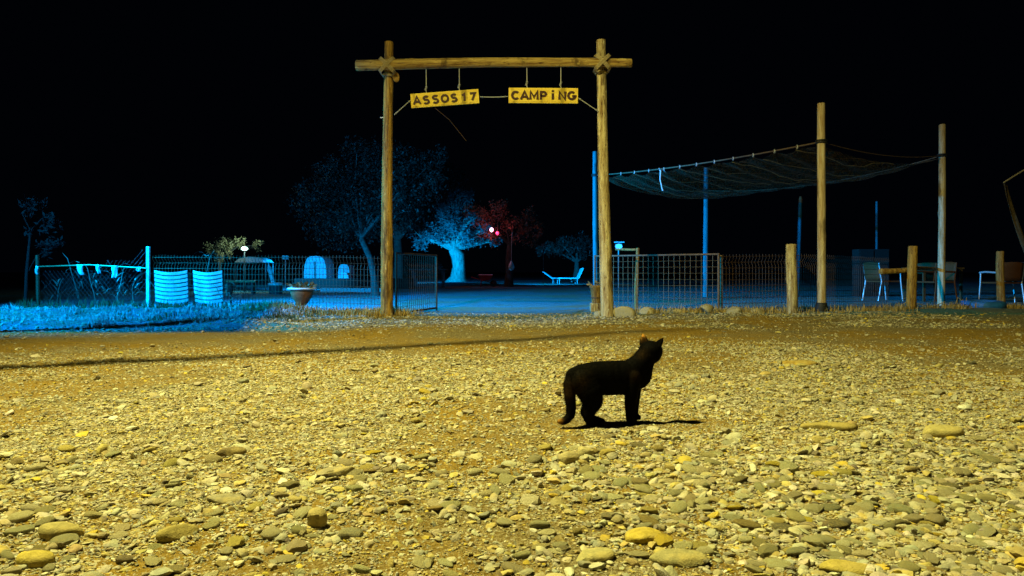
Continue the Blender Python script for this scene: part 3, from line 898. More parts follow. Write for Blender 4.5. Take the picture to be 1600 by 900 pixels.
# ------------------------------------------------------------------ urn planter
urn = empty("urn_planter", (-3.17, 11.1, gz(-3.17, 11.1)), "brown footed urn planter with a wide pale rim before the left fence", "planter")
MB().lathe([(0.0, 0.10), (0.07, 0.10), (0.10, 0.15), (0.150, 0.22), (0.170, 0.29), (0.172, 0.325), (0.15, 0.325), (0.12, 0.28), (0, 0.28)], 22).build("bowl", M['terracotta'], urn)
MB().lathe([(0, 0), (0.11, 0), (0.11, 0.03), (0.07, 0.05), (0.06, 0.10), (0, 0.102)], 18).build("foot", M['terracotta'], urn)
MB().lathe([(0.15, 0.325), (0.205, 0.33), (0.215, 0.345), (0.205, 0.36), (0.15, 0.357)], 22).build("rim", M['white'], urn)
def leaf_tuft(n, r, h, seed, ls=0.06):
    g = random.Random(seed); mb = MB()
    for i in range(n):
        a = g.uniform(0, 6.28); q = g.uniform(0, 1) ** 0.6
        base = Vector((r * q * math.cos(a), r * q * math.sin(a), g.uniform(0, h)))
        d = Vector((math.cos(a) * q + g.uniform(-.5, .5), math.sin(a) * q + g.uniform(-.5, .5), g.uniform(0.0, 1.0))).normalized()
        s = d.cross(Vector((g.uniform(-1, 1), g.uniform(-1, 1), 0.3))).normalized() * ls * 0.32
        tip = base + d * ls * g.uniform(0.7, 1.3); mid = base.lerp(tip, 0.5)
        mb.add([base, mid + s, tip, mid - s], [(0, 1, 2, 3)])
    return mb
o = leaf_tuft(90, 0.17, 0.07, 4, 0.07).build("plant", M['leaf_brown'], urn, smooth=False); o["kind"] = "stuff"; o.location = (0, 0, 0.33)

# ------------------------------------------------------------------ wooden bucket by the right post
bk = empty("wooden_bucket", (1.30, 11.3, gz(1.3, 11.3)), "brown wooden bucket on a block behind the right gate post", "bucket")
MB().lathe([(0, 0.13), (0.075, 0.13), (0.10, 0.36), (0.112, 0.37), (0.112, 0.40), (0.09, 0.40), (0.085, 0.36), (0, 0.36)], 16).build("tub", M['log_dull'], bk)
MB().lathe([(0.086, 0.20), (0.089, 0.20), (0.092, 0.225), (0.088, 0.225)], 16).build("hoop", M['iron'], bk)
MB().box((0, 0, 0.062), (0.2, 0.16, 0.13)).build("block", M['log_pale'], bk, smooth=False, bevel=0.01)
o = leaf_tuft(26, 0.10, 0.05, 9, 0.06).build("plant", M['drygrass'], bk, smooth=False); o["kind"] = "stuff"; o.location = (0, 0, 0.39)

# ------------------------------------------------------------------ shade canopy
A, B, Cc, D = Vector((1.85, 16.3, 0)), Vector((4.75, 11.3, 0)), Vector((8.12, 13.9, 0)), Vector((4.95, 18.8, 0))
sh = empty("shade_canopy", (4.75, 15, 0), "tall shade net canopy strung between four wooden poles right of the gate", "canopy")
O = Vector(sh.location)
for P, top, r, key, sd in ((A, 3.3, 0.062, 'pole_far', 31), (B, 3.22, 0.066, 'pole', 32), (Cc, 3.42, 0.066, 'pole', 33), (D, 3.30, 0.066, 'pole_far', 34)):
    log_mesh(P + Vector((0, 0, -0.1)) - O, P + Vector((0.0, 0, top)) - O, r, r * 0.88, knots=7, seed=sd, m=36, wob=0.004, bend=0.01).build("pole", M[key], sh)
hA, hB, hC, hD = 2.78, 2.64, 2.84, 2.72
def cable_pts(P, hp, Q, hq, sag, n=24):
    out = []
    for i in range(n + 1):
        s = i / n
        p = P.lerp(Q, s); p.z = hp + (hq - hp) * s - sag * 4 * s * (1 - s)
        out.append(p)
    return out
edges = {'ab': cable_pts(A, hA, B, hB, 0.07), 'bc': cable_pts(B, hB, Cc, hC, 0.11), 'cd': cable_pts(Cc, hC, D, hD, 0.22), 'da': cable_pts(D, hD, A, hA, 0.24)}
for k in ('ab', 'bc', 'cd', 'da'):
    MB().tube([p - O for p in edges[k]], 0.013 if k == 'ab' else 0.008, 6).build("edge_cable", M['iron'], sh)
for P, h_ in ((A, hA), (B, hB), (Cc, hC), (D, hD)):
    mb = MB()
    for dz in (-0.016, 0.016):
        mb.tube([P - O + Vector((0.078 * math.cos(a), 0.078 * math.sin(a), h_ + dz)) for a in np.linspace(0, 6.283, 15)], 0.014, 6, cap=False)
    mb.build("tie_band", M['cable'], sh)
def net():
    nu, nv = 160, 60
    V = np.zeros((nv + 1, nu + 1, 3))
    for j in range(nv + 1):
        v = j / nv
        for i in range(nu + 1):
            u = i / nu
            p = (A * (1 - u) + B * u) * (1 - v) + (D * (1 - u) + Cc * u) * v
            zab = hA * (1 - u) + hB * u - 0.07 * 4 * u * (1 - u)
            zdc = hD * (1 - u) + hC * u - 0.22 * 4 * u * (1 - u)
            z = zab * (1 - v) + zdc * v - 4 * v * (1 - v) * (0.21 + 0.08 * math.sin(u * 9)) - 0.10 * 4 * u * (1 - u) * v * (1 - v)
            hang = abs(math.sin(u * math.pi * 13))             # scallops between the rings
            z -= 0.05 * (hang ** 0.6) * math.exp(-v * 8)
            z += 0.05 * math.sin(u * 2 * math.pi * 13 + 2.2 * v) * math.exp(-v * 2.2) * min(1, v * 8) + 0.02 * math.sin(u * 61 + 7 * v)
            V[j, i] = (p.x - O.x, p.y - O.y, z - 0.02)
    idx = np.arange((nv + 1) * (nu + 1)).reshape(nv + 1, nu + 1)
    T = np.c_[idx[:-1, :-1].ravel(), idx[:-1, 1:].ravel(), idx[1:, 1:].ravel(), idx[1:, :-1].ravel()]
    return np_mesh("net", V.reshape(-1, 3), T, True)
NET = net()
link("net", NET, M['net'], sh)
for i in range(1, 26):                       # stretched strands that run from the rings into the net
    u0 = i / 26
    pts = []
    for k in range(0, 34, 3):
        uu = min(1.0, u0 + 0.10 * k / 33); q = NET.vertices[k * 161 + int(uu * 160)].co
        pts.append((q.x, q.y, q.z - 0.012 - 0.01 * math.sin(k + i)))
    MB().tube(pts, 0.004 if i % 2 == 0 else 0.003, 4).build("strand", M['rope'] if i % 3 == 0 else M['iron'], sh)
for i in range(1, 13):
    u = i / 13
    p = A.lerp(B, u); p.z = hA * (1 - u) + hB * u - 0.28 * u * (1 - u)
    MB().tube([p - O + Vector((0.0, 0.02 * math.cos(a), 0.026 * math.sin(a) - 0.006)) for a in np.linspace(0, 6.283, 9)], 0.010, 5, cap=False).build("net_ring", M['chrome'], sh)
p = A.lerp(B, 0.36); p.z = 2.68
MB().tube([p - O, p - O + Vector((0.03, -0.02, -0.05)), p - O + Vector((0.02, -0.02, -0.22)), p - O + Vector((0.06, -0.02, -0.40)), p - O + Vector((0.075, 0, -0.43))], [0.012, 0.016, 0.012, 0.012, 0.018], 6).build("strap", M['white'], sh)
MB().tube([p - O, p - O + Vector((0.10, 0, -0.03)), p - O + Vector((0.13, 0, -0.08))], [0.014, 0.012, 0.008], 6).build("strap", M['white'], sh)
mb = MB().lathe([(0, -0.02), (0.088, -0.02), (0.092, 0.1), (0.08, 0.16), (0.072, 0.17), (0, 0.17)], 14, (B.x - O.x, B.y - O.y, 0)); mb.build("pole_shoe", M['cable'], sh)

# other poles in the yard
def yard_pole(x, y, h, r, key, label, lean=(0, 0), top=None):
    t = empty("yard_pole", (x, y, 0), label, "pole")
    log_mesh((0, 0, -0.1), (lean[0], lean[1], h), r, r * 0.85, knots=3, seed=int(abs(x * 100)), m=16, wob=0.004).build("shaft", M[key], t)
    if top: MB().lathe([(0, 0), (0.05, 0.0), (0.055, 0.10), (0.03, 0.17), (0, 0.17)], 10, (lean[0], lean[1], h)).build("cap", M['rattan'], t)
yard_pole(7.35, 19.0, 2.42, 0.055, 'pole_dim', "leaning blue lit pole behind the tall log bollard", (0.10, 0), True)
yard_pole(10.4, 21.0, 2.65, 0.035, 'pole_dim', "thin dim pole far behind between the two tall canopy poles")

# ------------------------------------------------------------------ bollards
def bollard(x, y, h, r, key, label, seed):
    t = log_mesh((0, 0, -0.1), (0.01, 0, h), r, r * 0.94, knots=5, seed=seed, m=22, wob=0.012).build("log_bollard", M[key])
    t.location = (x, y, gz(x, y))
    return tag(t, label, "bollard", "log bollards along the yard edge")
bollard(4.17, 11.0, 1.03, 0.08, 'log_pale', "tallest looking pale log bollard right of the wire gate", 41)
rp = empty("rail_bollard", (6.55, 12.05, gz(6.55, 12.05)), "orange brown log bollard carrying a wooden side rail before the chairs", "bollard", "log bollards along the yard edge")
log_mesh((0, 0, -0.1), (0.01, 0, 1.03), 0.078, 0.072, knots=5, seed=42, m=22, wob=0.012).build("post", M['log'], rp)
log_mesh((-0.52, -0.02, 0.62), (0.05, 0.12, 0.66), 0.05, 0.04, knots=2, seed=43, m=10).build("rail", M['log'], rp)
log_mesh((0.05, 0.12, 0.66), (1.5, 1.9, 0.68), 0.036, 0.03, knots=2, seed=44, m=12).build("rail", M['log_dull'], rp)
bollard(8.56, 12.9, 1.0, 0.066, 'log_dull', "slim darker log bollard at the far right before the rattan chair", 45)

# ------------------------------------------------------------------ tyre
ty = MB()
nt_, ns_ = 28, 12
V, F = [], []
for i in range(nt_):
    a = 2 * math.pi * i / nt_
    for k in range(ns_):
        b = 2 * math.pi * k / ns_
        r = 0.24 + 0.095 * math.copysign(abs(math.cos(b)) ** 0.7, math.cos(b)); z = 0.075 + 0.075 * math.copysign(abs(math.sin(b)) ** 0.7, math.sin(b))
        V.append((r * math.cos(a), r * math.sin(a), z))
for i in range(nt_):
    for k in range(ns_):
        F.append((i * ns_ + k, ((i + 1) % nt_) * ns_ + k, ((i + 1) % nt_) * ns_ + (k + 1) % ns_, i * ns_ + (k + 1) % ns_))
o = ty.add(V, F).build("tyre", M['tyre']); o.location = (8.0, 12.5, gz(8, 12.5) - 0.01); o.rotation_euler = (R(3), 0, 0)
tag(o, "blue painted tyre lying flat beside the far right bollard", "tyre")

# ------------------------------------------------------------------ chairs and table of the terrace
def arm_chair(name, x, y, rz, label, frame_m, fill_m, group="armchairs on the terrace"):
    t = empty(name, (x, y, gz(x, y)), label, "chair", group, rz)
    w, d = 0.27, 0.25
    for sx in (-1, 1):
        MB().tube([(sx * w, -d - 0.02, 0), (sx * w, -d + 0.03, 0.43), (sx * w, -d + 0.04, 0.64)], 0.016, 8).build("leg", frame_m, t)
        MB().tube([(sx * w, d + 0.08, 0), (sx * w, d, 0.43), (sx * (w - 0.01), d + 0.06, 0.84)], 0.016, 8).build("leg", frame_m, t)
        MB().tube([(sx * w, -d + 0.01, 0.64), (sx * (w + 0.015), -0.05, 0.655), (sx * w, d + 0.03, 0.64)], [0.02] * 3, 8).build("armrest", frame_m, t)
    MB().box((0, 0, 0.43), (2 * w - 0.03, 2 * d, 0.035)).build("seat", fill_m, t, smooth=False, bevel=0.01)
    mb = MB(); V, F = [], []
    for j in range(5):
        for i in range(9):
            u = i / 8 * 2 - 1; v = j / 4
            V.append((u * (w - 0.018), d + 0.005 + 0.055 * v + 0.03 * (1 - u * u), 0.47 + 0.37 * v + 0.02 * (1 - u * u) * v))
    for j in range(4):
        for i in range(8): a = j * 9 + i; F.append((a, a + 1, a + 10, a + 9))
    o = mb.add(V, F).build("backrest", fill_m, t); md = o.modifiers.new("thick", 'SOLIDIFY'); md.thickness = 0.02
    return t
arm_chair("metal_armchair", 8.28, 16.4, R(100), "armchair with pale metal legs standing left of the rail bollard", M['chrome'], M['rattan'])
arm_chair("metal_armchair", 8.95, 15.6, R(-75), "dim rattan armchair right behind the rail bollard", M['rattan'], M['rattan'])
arm_chair("rattan_armchair", 10.15, 15.3, R(185), "brown rattan armchair with pale arms behind the slim bollard", M['chrome'], M['rattan'])
arm_chair("rattan_armchair", 9.75, 17.2, R(150), "rattan armchair farther back, between the canopy pole and slim bollard", M['chrome'], M['rattan'])
arm_chair("rattan_armchair", 11.0, 15.9, R(170), "pale armed armchair at the right edge of the photo", M['chrome'], M['dark'])
tb = empty("terrace_table", (9.3, 16.3, 0), "dark square table among the terrace armchairs", "table")
MB().box((0, 0, 0.72), (0.9, 0.9, 0.035)).build("tabletop", M['darkwood'], tb, smooth=False, bevel=0.006)
for sx in (-1, 1):
    for sy in (-1, 1):
        MB().box((sx * 0.4, sy * 0.4, 0.35), (0.05, 0.05, 0.70)).build("leg", M['darkwood'], tb, smooth=False, bevel=0.004)
cb = empty("garden_cabinet", (9.5, 19.5, 0), "dim tall wooden cabinet with two doors behind the terrace", "cabinet")
MB().box((0, 0, 0.62), (0.80, 0.4, 1.24)).build("body", M['darkstone'], cb, smooth=False, bevel=0.01)
for sx in (-1, 1):
    MB().box((sx * 0.2, -0.212, 0.66), (0.36, 0.02, 1.10)).build("door", M['darkstone'], cb, smooth=False, bevel=0.006)

# awning at the right edge
aw = empty("awning", (10.3, 14.0, 0), "drooping brown awning edge at the right border of the photo", "awning")
V, F = [], []
for j in range(9):
    for i in range(5):
        u, v = i / 4, j / 8
        V.append((-0.93 + 0.09 * u + 0.55 * v ** 1.2 + u * 0.10 * v, 0.05 * math.sin(4 * u + 3 * v) + 0.12 * u, 2.33 - 1.75 * v))
for j in range(8):
    for i in range(4): a = j * 5 + i; F.append((a, a + 1, a + 6, a + 5))
o = MB().add(V, F).build("flap", M['darkwood'], aw); o.modifiers.new("thick", 'SOLIDIFY').thickness = 0.006
MB().tube([(-0.95, 0, 2.34), (-0.55, 0.03, 2.58), (0.1, 0.1, 2.75), (1.2, 0.2, 2.9)], 0.014, 6).build("edge_rope", M['rope'], aw)
MB().tube([(1.2, 0.2, -0.1), (1.2, 0.2, 3.0)], 0.05, 10).build("mast", M['pole'], aw)

# ------------------------------------------------------------------ trees
def branch_tree(name, x, y, label, trunk, limbs, blobs, nleaf, leaf, leaf_m, seed, cat="tree", group="trees of the camp", bark=None):
    g = random.Random(seed); gn = np.random.default_rng(seed)
    t = empty(name, (x, y, 0), label, cat, group)
    mb = MB()
    pts = [Vector(p[:3]) for p in trunk]; rad = [p[3] for p in trunk]
    mb.tube(pts, rad, 10, wob=0.10)
    for b in blobs:                                         # a limb to each leaf mass, and twigs inside it
        c = Vector(b[:3]); st = pts[-1 if b[2] > pts[-1].z else -2]
        mid = st.lerp(c, 0.5) + Vector((g.uniform(-.15, .15), g.uniform(-.15, .15), g.uniform(0, .2)))
        mb.tube([st, mid, c], [rad[-1] * 0.62, rad[-1] * 0.4, rad[-1] * 0.16], 6, wob=0.08)
        for k in range(5):
            e = c + Vector((g.gauss(0, 1), g.gauss(0, 1), g.gauss(0.2, 0.8))).normalized() * b[3] * 0.85
            mb.tube([mid.lerp(c, g.random()), e], [rad[-1] * 0.14, rad[-1] * 0.04], 4)
    mb.build("trunk", bark or M['bark'], t)
    # crown: leaf sprays in clumps, thinner at the rim
    tot = sum(b[3] ** 2 for b in blobs)
    P = []
    for b in blobs:
        n = int(nleaf * b[3] ** 2 / tot)
        ncl = max(6, int(n / 40))
        d = gn.normal(size=(ncl, 3)); d /= np.linalg.norm(d, axis=1)[:, None]
        cl = d * (gn.random((ncl, 1)) ** 0.45) * b[3] * np.array([1, 1, 0.78])
        p = cl[gn.integers(0, ncl, n)] + gn.normal(size=(n, 3)) * b[3] * 0.14
        P.append(p + np.array(b[:3]))
    P = np.vstack(P); n = len(P)
    d = gn.normal(size=(n, 3)) + np.array([0, 0, -0.1]); d /= np.linalg.norm(d, axis=1)[:, None]
    s = np.cross(d, gn.normal(size=(n, 3))); s /= np.linalg.norm(s, axis=1)[:, None]
    L = leaf * gn.uniform(0.6, 1.4, (n, 1))
    V = np.stack([P, P + d * L * 0.5 + s * L * 0.2, P + d * L, P + d * L * 0.5 - s * L * 0.2], axis=1).reshape(-1, 3)
    T = np.arange(4 * n).reshape(n, 4)
    link("crown", np_mesh("crown", V, T, False), leaf_m, t)
    return t
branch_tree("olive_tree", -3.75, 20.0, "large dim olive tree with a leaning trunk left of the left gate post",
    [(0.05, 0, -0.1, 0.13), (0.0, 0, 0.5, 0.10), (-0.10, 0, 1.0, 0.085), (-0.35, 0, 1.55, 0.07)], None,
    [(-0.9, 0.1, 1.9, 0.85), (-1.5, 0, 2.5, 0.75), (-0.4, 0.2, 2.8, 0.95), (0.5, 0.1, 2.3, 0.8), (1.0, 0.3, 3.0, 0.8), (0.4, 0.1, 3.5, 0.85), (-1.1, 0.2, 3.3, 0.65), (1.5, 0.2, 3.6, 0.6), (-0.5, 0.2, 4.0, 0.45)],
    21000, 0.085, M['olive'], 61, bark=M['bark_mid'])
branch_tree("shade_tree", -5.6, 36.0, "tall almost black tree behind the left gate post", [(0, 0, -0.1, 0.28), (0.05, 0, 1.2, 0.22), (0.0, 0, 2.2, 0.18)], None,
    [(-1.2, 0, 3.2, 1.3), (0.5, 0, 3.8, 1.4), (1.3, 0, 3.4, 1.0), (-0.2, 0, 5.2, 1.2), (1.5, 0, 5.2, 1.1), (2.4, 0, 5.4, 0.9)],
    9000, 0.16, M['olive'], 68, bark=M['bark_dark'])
branch_tree("olive_tree", -3.6, 48.0, "blue floodlit old olive tree with a thick forked trunk seen through the gateway",
    [(0, 0, -0.2, 0.85), (0.06, 0, 0.3, 0.52), (0.12, 0, 1.0, 0.40), (0.05, 0, 1.7, 0.44), (-0.25, 0, 2.15, 0.34)], None,
    [(-1.3, -0.3, 3.1, 1.0), (-0.3, -0.4, 3.6, 1.1), (0.9, -0.2, 2.9, 0.9), (-0.5, 0, 4.7, 1.1), (0.8, 0, 4.3, 1.0), (-2.3, -0.2, 2.8, 0.8), (1.9, 0, 3.5, 0.8), (-1.7, 0, 4.4, 0.9), (0.2, 0.2, 5.6, 0.8), (2.4, 0.2, 2.7, 0.5)],
    8500, 0.18, M['olive_pale'], 62)
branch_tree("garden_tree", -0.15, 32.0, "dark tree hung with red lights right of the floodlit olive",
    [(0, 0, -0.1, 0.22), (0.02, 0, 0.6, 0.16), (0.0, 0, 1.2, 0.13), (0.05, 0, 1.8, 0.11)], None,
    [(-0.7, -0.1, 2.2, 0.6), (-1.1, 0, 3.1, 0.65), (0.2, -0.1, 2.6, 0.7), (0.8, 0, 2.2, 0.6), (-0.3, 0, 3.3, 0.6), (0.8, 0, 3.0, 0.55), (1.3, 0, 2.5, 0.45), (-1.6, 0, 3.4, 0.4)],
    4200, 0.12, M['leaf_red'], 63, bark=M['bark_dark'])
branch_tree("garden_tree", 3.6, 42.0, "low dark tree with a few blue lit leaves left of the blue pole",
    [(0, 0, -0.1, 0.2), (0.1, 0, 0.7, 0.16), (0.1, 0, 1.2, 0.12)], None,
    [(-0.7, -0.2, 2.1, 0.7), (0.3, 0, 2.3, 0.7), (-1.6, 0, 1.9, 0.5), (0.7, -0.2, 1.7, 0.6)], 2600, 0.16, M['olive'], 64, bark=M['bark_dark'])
branch_tree("garden_tree", -9.75, 24.5, "small brown leaved tree beside the glowing white lamp",
    [(0, 0, -0.1, 0.06), (0.03, 0, 0.6, 0.05), (0, 0, 1.05, 0.04)], None,
    [(0, 0, 1.5, 0.38), (0.3, 0, 1.55, 0.3), (0.1, 0, 1.2, 0.3), (0.75, 0, 1.6, 0.25), (1.2, 0.1, 1.55, 0.25)], 2200, 0.07, M['leaf_brown'], 65, bark=M['bark_dark'])
branch_tree("garden_tree", -9.0, 13.6, "sparse dim tree barely visible behind the far left fence",
    [(0, 0, -0.1, 0.03), (0.03, 0, 0.6, 0.025), (0.1, 0, 1.4, 0.018)], None,
    [(0.1, 0, 1.9, 0.3), (0.35, 0, 1.5, 0.3), (0.5, 0, 1.1, 0.3)], 300, 0.09, M['darkstone'], 66, bark=M['darkstone'])
branch_tree("garden_bush", -5.0, 38.5, "round dark bush in front of the tents left of the olive", [(0, 0, -0.1, 0.08), (0, 0, 0.4, 0.05), (0, 0, 0.6, 0.04)], None,
    [(0, 0, 0.8, 0.7), (0.8, 0, 0.7, 0.6)], 2500, 0.12, M['olive'], 67, "bush", "bushes of the camp")

# ------------------------------------------------------------------ things deep in the camp
def lamp_box(name, loc, target, label, lens_m, s=0.16, stand=None):
    t = empty(name, loc, label, "lamp")
    q = (Vector(target) - Vector(loc)).to_track_quat('-Z', 'Y'); Rm3 = q.to_matrix()
    v = MB().box((0, 0, 0.06), (s * 1.4, s, 0.08)); v.v = [tuple(Rm3 @ Vector(p)) for p in v.v]; v.build("housing", M['housing'], t, smooth=False, bevel=0.006)
    v = MB().box((0, 0, 0.017), (s * 1.2, s * 0.8, 0.006)); v.v = [tuple(Rm3 @ Vector(p)) for p in v.v]; v.build("lens", lens_m, t, smooth=False)
    back = Rm3 @ Vector((0, 0, 0.1))
    foot = Vector((back.x, back.y, -loc[2] - 0.1)) if stand is None else Vector(stand) - Vector(loc)
    MB().tube([back, foot], 0.014, 8).build("stand", M['housing'], t)
    return t
lamp_box("floodlight", BLUE_LAMP, (-5.6, 11.6, 0.3), "blue white floodlight under the added roof left of the yard", M['lens_b'], 0.2, stand=(-9.0, 6.2, 4.04))
lamp_box("floodlight", CAMP_FILL, (4.0, 17.6, 0.4), "added blue fill floodlight on a pole beyond the fence, aimed into the camp", M['lens_b'], 0.2)
lamp_box("floodlight", TREE_FILL, (-3.2, 48, 3), "added blue fill floodlight facing the old olive tree", M['lens_b'], 0.2)
lamp_box("floodlight", YARD_FILL, (3.2, 44, 0.2), "added blue fill floodlight on a stake facing the loungers", M['lens_b'], 0.16)
lamp_box("floodlight", (-7.25, 23.6, 1.1), (-8.4, 33, 0.6), "added blue fill floodlight on a stake facing the pale tents", M['lens_b'], 0.13)
gl = empty("globe_lamp", (-8.72, 24.0, 0), "glowing white lamp on a thin dark post beyond the left fence", "lamp")
MB().lathe([(0.0, -0.07), (0.06, -0.06), (0.11, -0.02), (0.11, 0.02), (0.07, 0.055), (0, 0.065)], 16, (0, 0, 1.40)).build("globe", M['bulb_w'], gl)
MB().tube([(0, 0, -0.1), (0, 0, 1.30)], 0.022, 8).build("post", M['cable'], gl)
# blue lamp hung on a bracket right of the right gate post
bl = empty("yard_lamp", (4.35, 30.0, 0), "bright blue yard lamp glowing just right of the right gate post", "lamp")
MB().lathe([(0, -0.1), (0.10, -0.09), (0.15, 0), (0.12, 0.09), (0, 0.11)], 14, (0, 0, 1.68)).build("globe", glow("blue_globe", (0.03, 0.38, 1.0), 2.2), bl)
MB().box((0.02, 0.05, 1.86), (0.42, 0.2, 0.05)).build("hood", M['white'], bl, smooth=False, bevel=0.01)
MB().tube([(0, 0.1, -0.1), (0, 0.1, 1.85)], 0.03, 8).build("post", M['housing'], bl)
light("yard_lamp_light", 'POINT', (4.35, 29.7, 1.5), 30, BLUE, radius=0.1)
# red bulbs in the dark tree
for x, y, z, mk, r, lb in ((-0.86, 31.0, 2.42, 'bulb_p', 0.085, "bright pinkish white bulb hanging in the dark tree"), (-0.62, 31.1, 2.28, 'bulb_r', 0.07, "smaller red bulb hanging right of the pinkish white bulb")):
    t = empty("hanging_bulb", (x, y, z), lb, "lamp", "coloured bulbs in the dark tree")
    MB().lathe([(0, -r * 1.3), (r * 0.8, -r * 0.6), (r, 0), (r * 0.7, r * 0.8), (0, r * 1.2)], 12).build("bulb", M[mk], t)
    MB().tube([(0, 0, r), (0.02, 0, 0.5)], 0.012, 6).build("flex", M['cable'], t)
t = empty("hanging_lantern", (0.0, 30.8, 1.0), "pale teardrop lantern hanging below the dark tree", "lantern")
MB().lathe([(0, -0.22), (0.09, -0.17), (0.13, -0.05), (0.09, 0.08), (0.02, 0.2), (0, 0.2)], 14, (-0.03, 0, -0.1)).build("shade", M['white'], t)
MB().tube([(-0.03, 0, 0.1), (0, 0, 1.3)], 0.012, 6).build("flex", M['cord'], t)
# wheelbarrow
wb = empty("wheelbarrow", (-1.15, 32.0, 0), "red wheelbarrow with a pale load parked under the floodlit olive", "wheelbarrow")
V = [(-0.22, -0.2, 0.28), (0.18, -0.2, 0.28), (0.18, 0.2, 0.28), (-0.22, 0.2, 0.28), (-0.32, -0.27, 0.5), (0.34, -0.27, 0.5), (0.34, 0.27, 0.5), (-0.32, 0.27, 0.5)]
MB().add(V, [(3, 2, 1, 0), (0, 1, 5, 4), (1, 2, 6, 5), (2, 3, 7, 6), (3, 0, 4, 7), (4, 5, 6, 7)]).build("tray", M['red'], wb, smooth=False, bevel=0.01)
MB().box((0, 0, 0.515), (0.62, 0.5, 0.05)).build("load", M['white'], wb, smooth=False, bevel=0.02)
MB().lathe([(0.02, -0.04), (0.13, -0.04), (0.15, 0), (0.13, 0.04), (0.02, 0.04)], 16).build("wheel", M['dark'], wb); wb.children[-1].rotation_euler = (R(90), 0, 0); wb.children[-1].location = (0.34, 0, 0.15)
for s in (-1, 1):
    MB().tube([(0.36, s * 0.06, 0.16), (-0.1, s * 0.2, 0.27), (-0.62, s * 0.24, 0.42)], 0.017, 6).build("handle", M['red'], wb)
    MB().tube([(-0.18, s * 0.2, 0.28), (-0.22, s * 0.2, 0.0)], 0.017, 6).build("leg", M['red'], wb)
# white loungers by the low tree
def lounger(x, y, rz, label, back):
    t = empty("sun_lounger", (x, y, 0), label, "lounger", "white sun loungers deep in the camp", rz)
    MB().box((-0.25, 0, 0.3), (1.2, 0.55, 0.06)).build("bed", M['white'], t, smooth=False, bevel=0.02)
    b = MB().box((0.28, 0, 0), (0.62, 0.55, 0.05)).build("backrest", M['white'], t, smooth=False, bevel=0.02); b.location = (0.34, 0, 0.32); b.rotation_euler = (0, -back, 0)
    for sx in (-0.75, 0.25):
        for sy in (-0.22, 0.22): MB().tube([(sx, sy, 0), (sx, sy, 0.3)], 0.02, 6).build("leg", M['white'], t)
lounger(2.55, 41.0, R(170), "left white sun lounger with a low backrest under the dark tree", R(35))
lounger(3.25, 40.0, R(10), "right white sun lounger with a steep backrest under the dark tree", R(65))
# pale tents to the left
def tent(x, y, w, h, d, label):
    t = empty("pale_tent", (x, y, 0), label, "tent", "pale tents left of the olive tree")
    n = 12
    V, F = [], []
    for k in range(n + 1):
        a = math.pi * k / n
        px_ = -math.copysign(abs(math.cos(a)) ** 0.55, math.cos(a)) * w / 2; pz = h * abs(math.sin(a)) ** 0.5
        V += [(px_, -d / 2, pz), (px_ * 0.96, d / 2, pz)]
    for k in range(n): F.append((2 * k, 2 * k + 1, 2 * k + 3, 2 * k + 2))
    F.append(tuple(2 * k for k in range(n, -1, -1))); F.append(tuple(2 * k + 1 for k in range(n + 1)))
    MB().add(V, F).build("canvas", M['white_slat'], t, smooth=False)
    MB().box((0, -d / 2 - 0.012, h * 0.42), (w * 0.06, 0.02, h * 0.8)).build("door_zip", M['slat_gap'], t, smooth=False)
tent(-8.75, 33.5, 1.0, 1.35, 1.6, "largest pale tent glowing blue left of the olive tree")
tent(-7.75, 34.5, 0.55, 1.0, 1.2, "narrow pale tent beside the largest one")
tent(-7.35, 32.5, 0.45, 0.62, 0.8, "smallest pale tent right of the narrow one")
# shelter roof by the globe lamp
sr = empty("garden_shelter", (-9.2, 26.3, 0), "low arched shelter roof lit blue under the white lamp", "shelter")
V, F = [], []
for j in range(2):
    for i in range(13):
        u = i / 12 * 2 - 1; V.append((u * 0.55, j * 0.9 - 0.45, 0.95 + 0.22 * math.sqrt(max(0, 1 - u * u * 0.98))))
for i in range(12): F.append((i, i + 1, i + 14, i + 13))
F += [tuple(range(13)), tuple(range(25, 12, -1))]
MB().add(V, F).build("roof", M['white'], sr, smooth=False)
for sx in (-1, 1):
    for sy in (-0.4, 0.4): MB().tube([(sx * 0.53, sy, -0.1), (sx * 0.53, sy, 0.96)], 0.025, 6).build("post", M['slat_gap'], sr)
bn = empty("plank_bench", (-8.0, 21.8, 0), "low pale plank bench behind the left fence", "bench")
MB().box((0, 0, 0.36), (0.85, 0.28, 0.05)).build("seat", M['log_pale'], bn, smooth=False, bevel=0.006)
for sx in (-1, 1): MB().box((sx * 0.34, 0, 0.165), (0.06, 0.24, 0.33)).build("leg", M['slat_gap'], bn, smooth=False)
ls = empty("folded_parasol", (-7.0, 21.5, 0), "slanting folded pale parasol on a white base plate", "parasol")
MB().tube([(0.12, 0, 0.05), (0.02, 0, 0.35), (-0.08, 0, 0.72), (-0.11, 0, 0.86)], [0.03, 0.06, 0.07, 0.02], 8).build("cover", M['white'], ls)
MB().tube([(0.13, 0, 0.02), (-0.13, 0, 0.95)], 0.014, 6).build("shaft", M['chrome'], ls)
MB().lathe([(0, 0), (0.22, 0), (0.22, 0.05), (0.08, 0.08), (0, 0.08)], 14, (0.1, 0, 0.26)).build("base_plate", M['white'], ls)
MB().lathe([(0, -0.1), (0.2, -0.1), (0.2, 0.26), (0, 0.26)], 12, (0.1, 0, 0)).build("plinth", M['slat_gap'], ls)
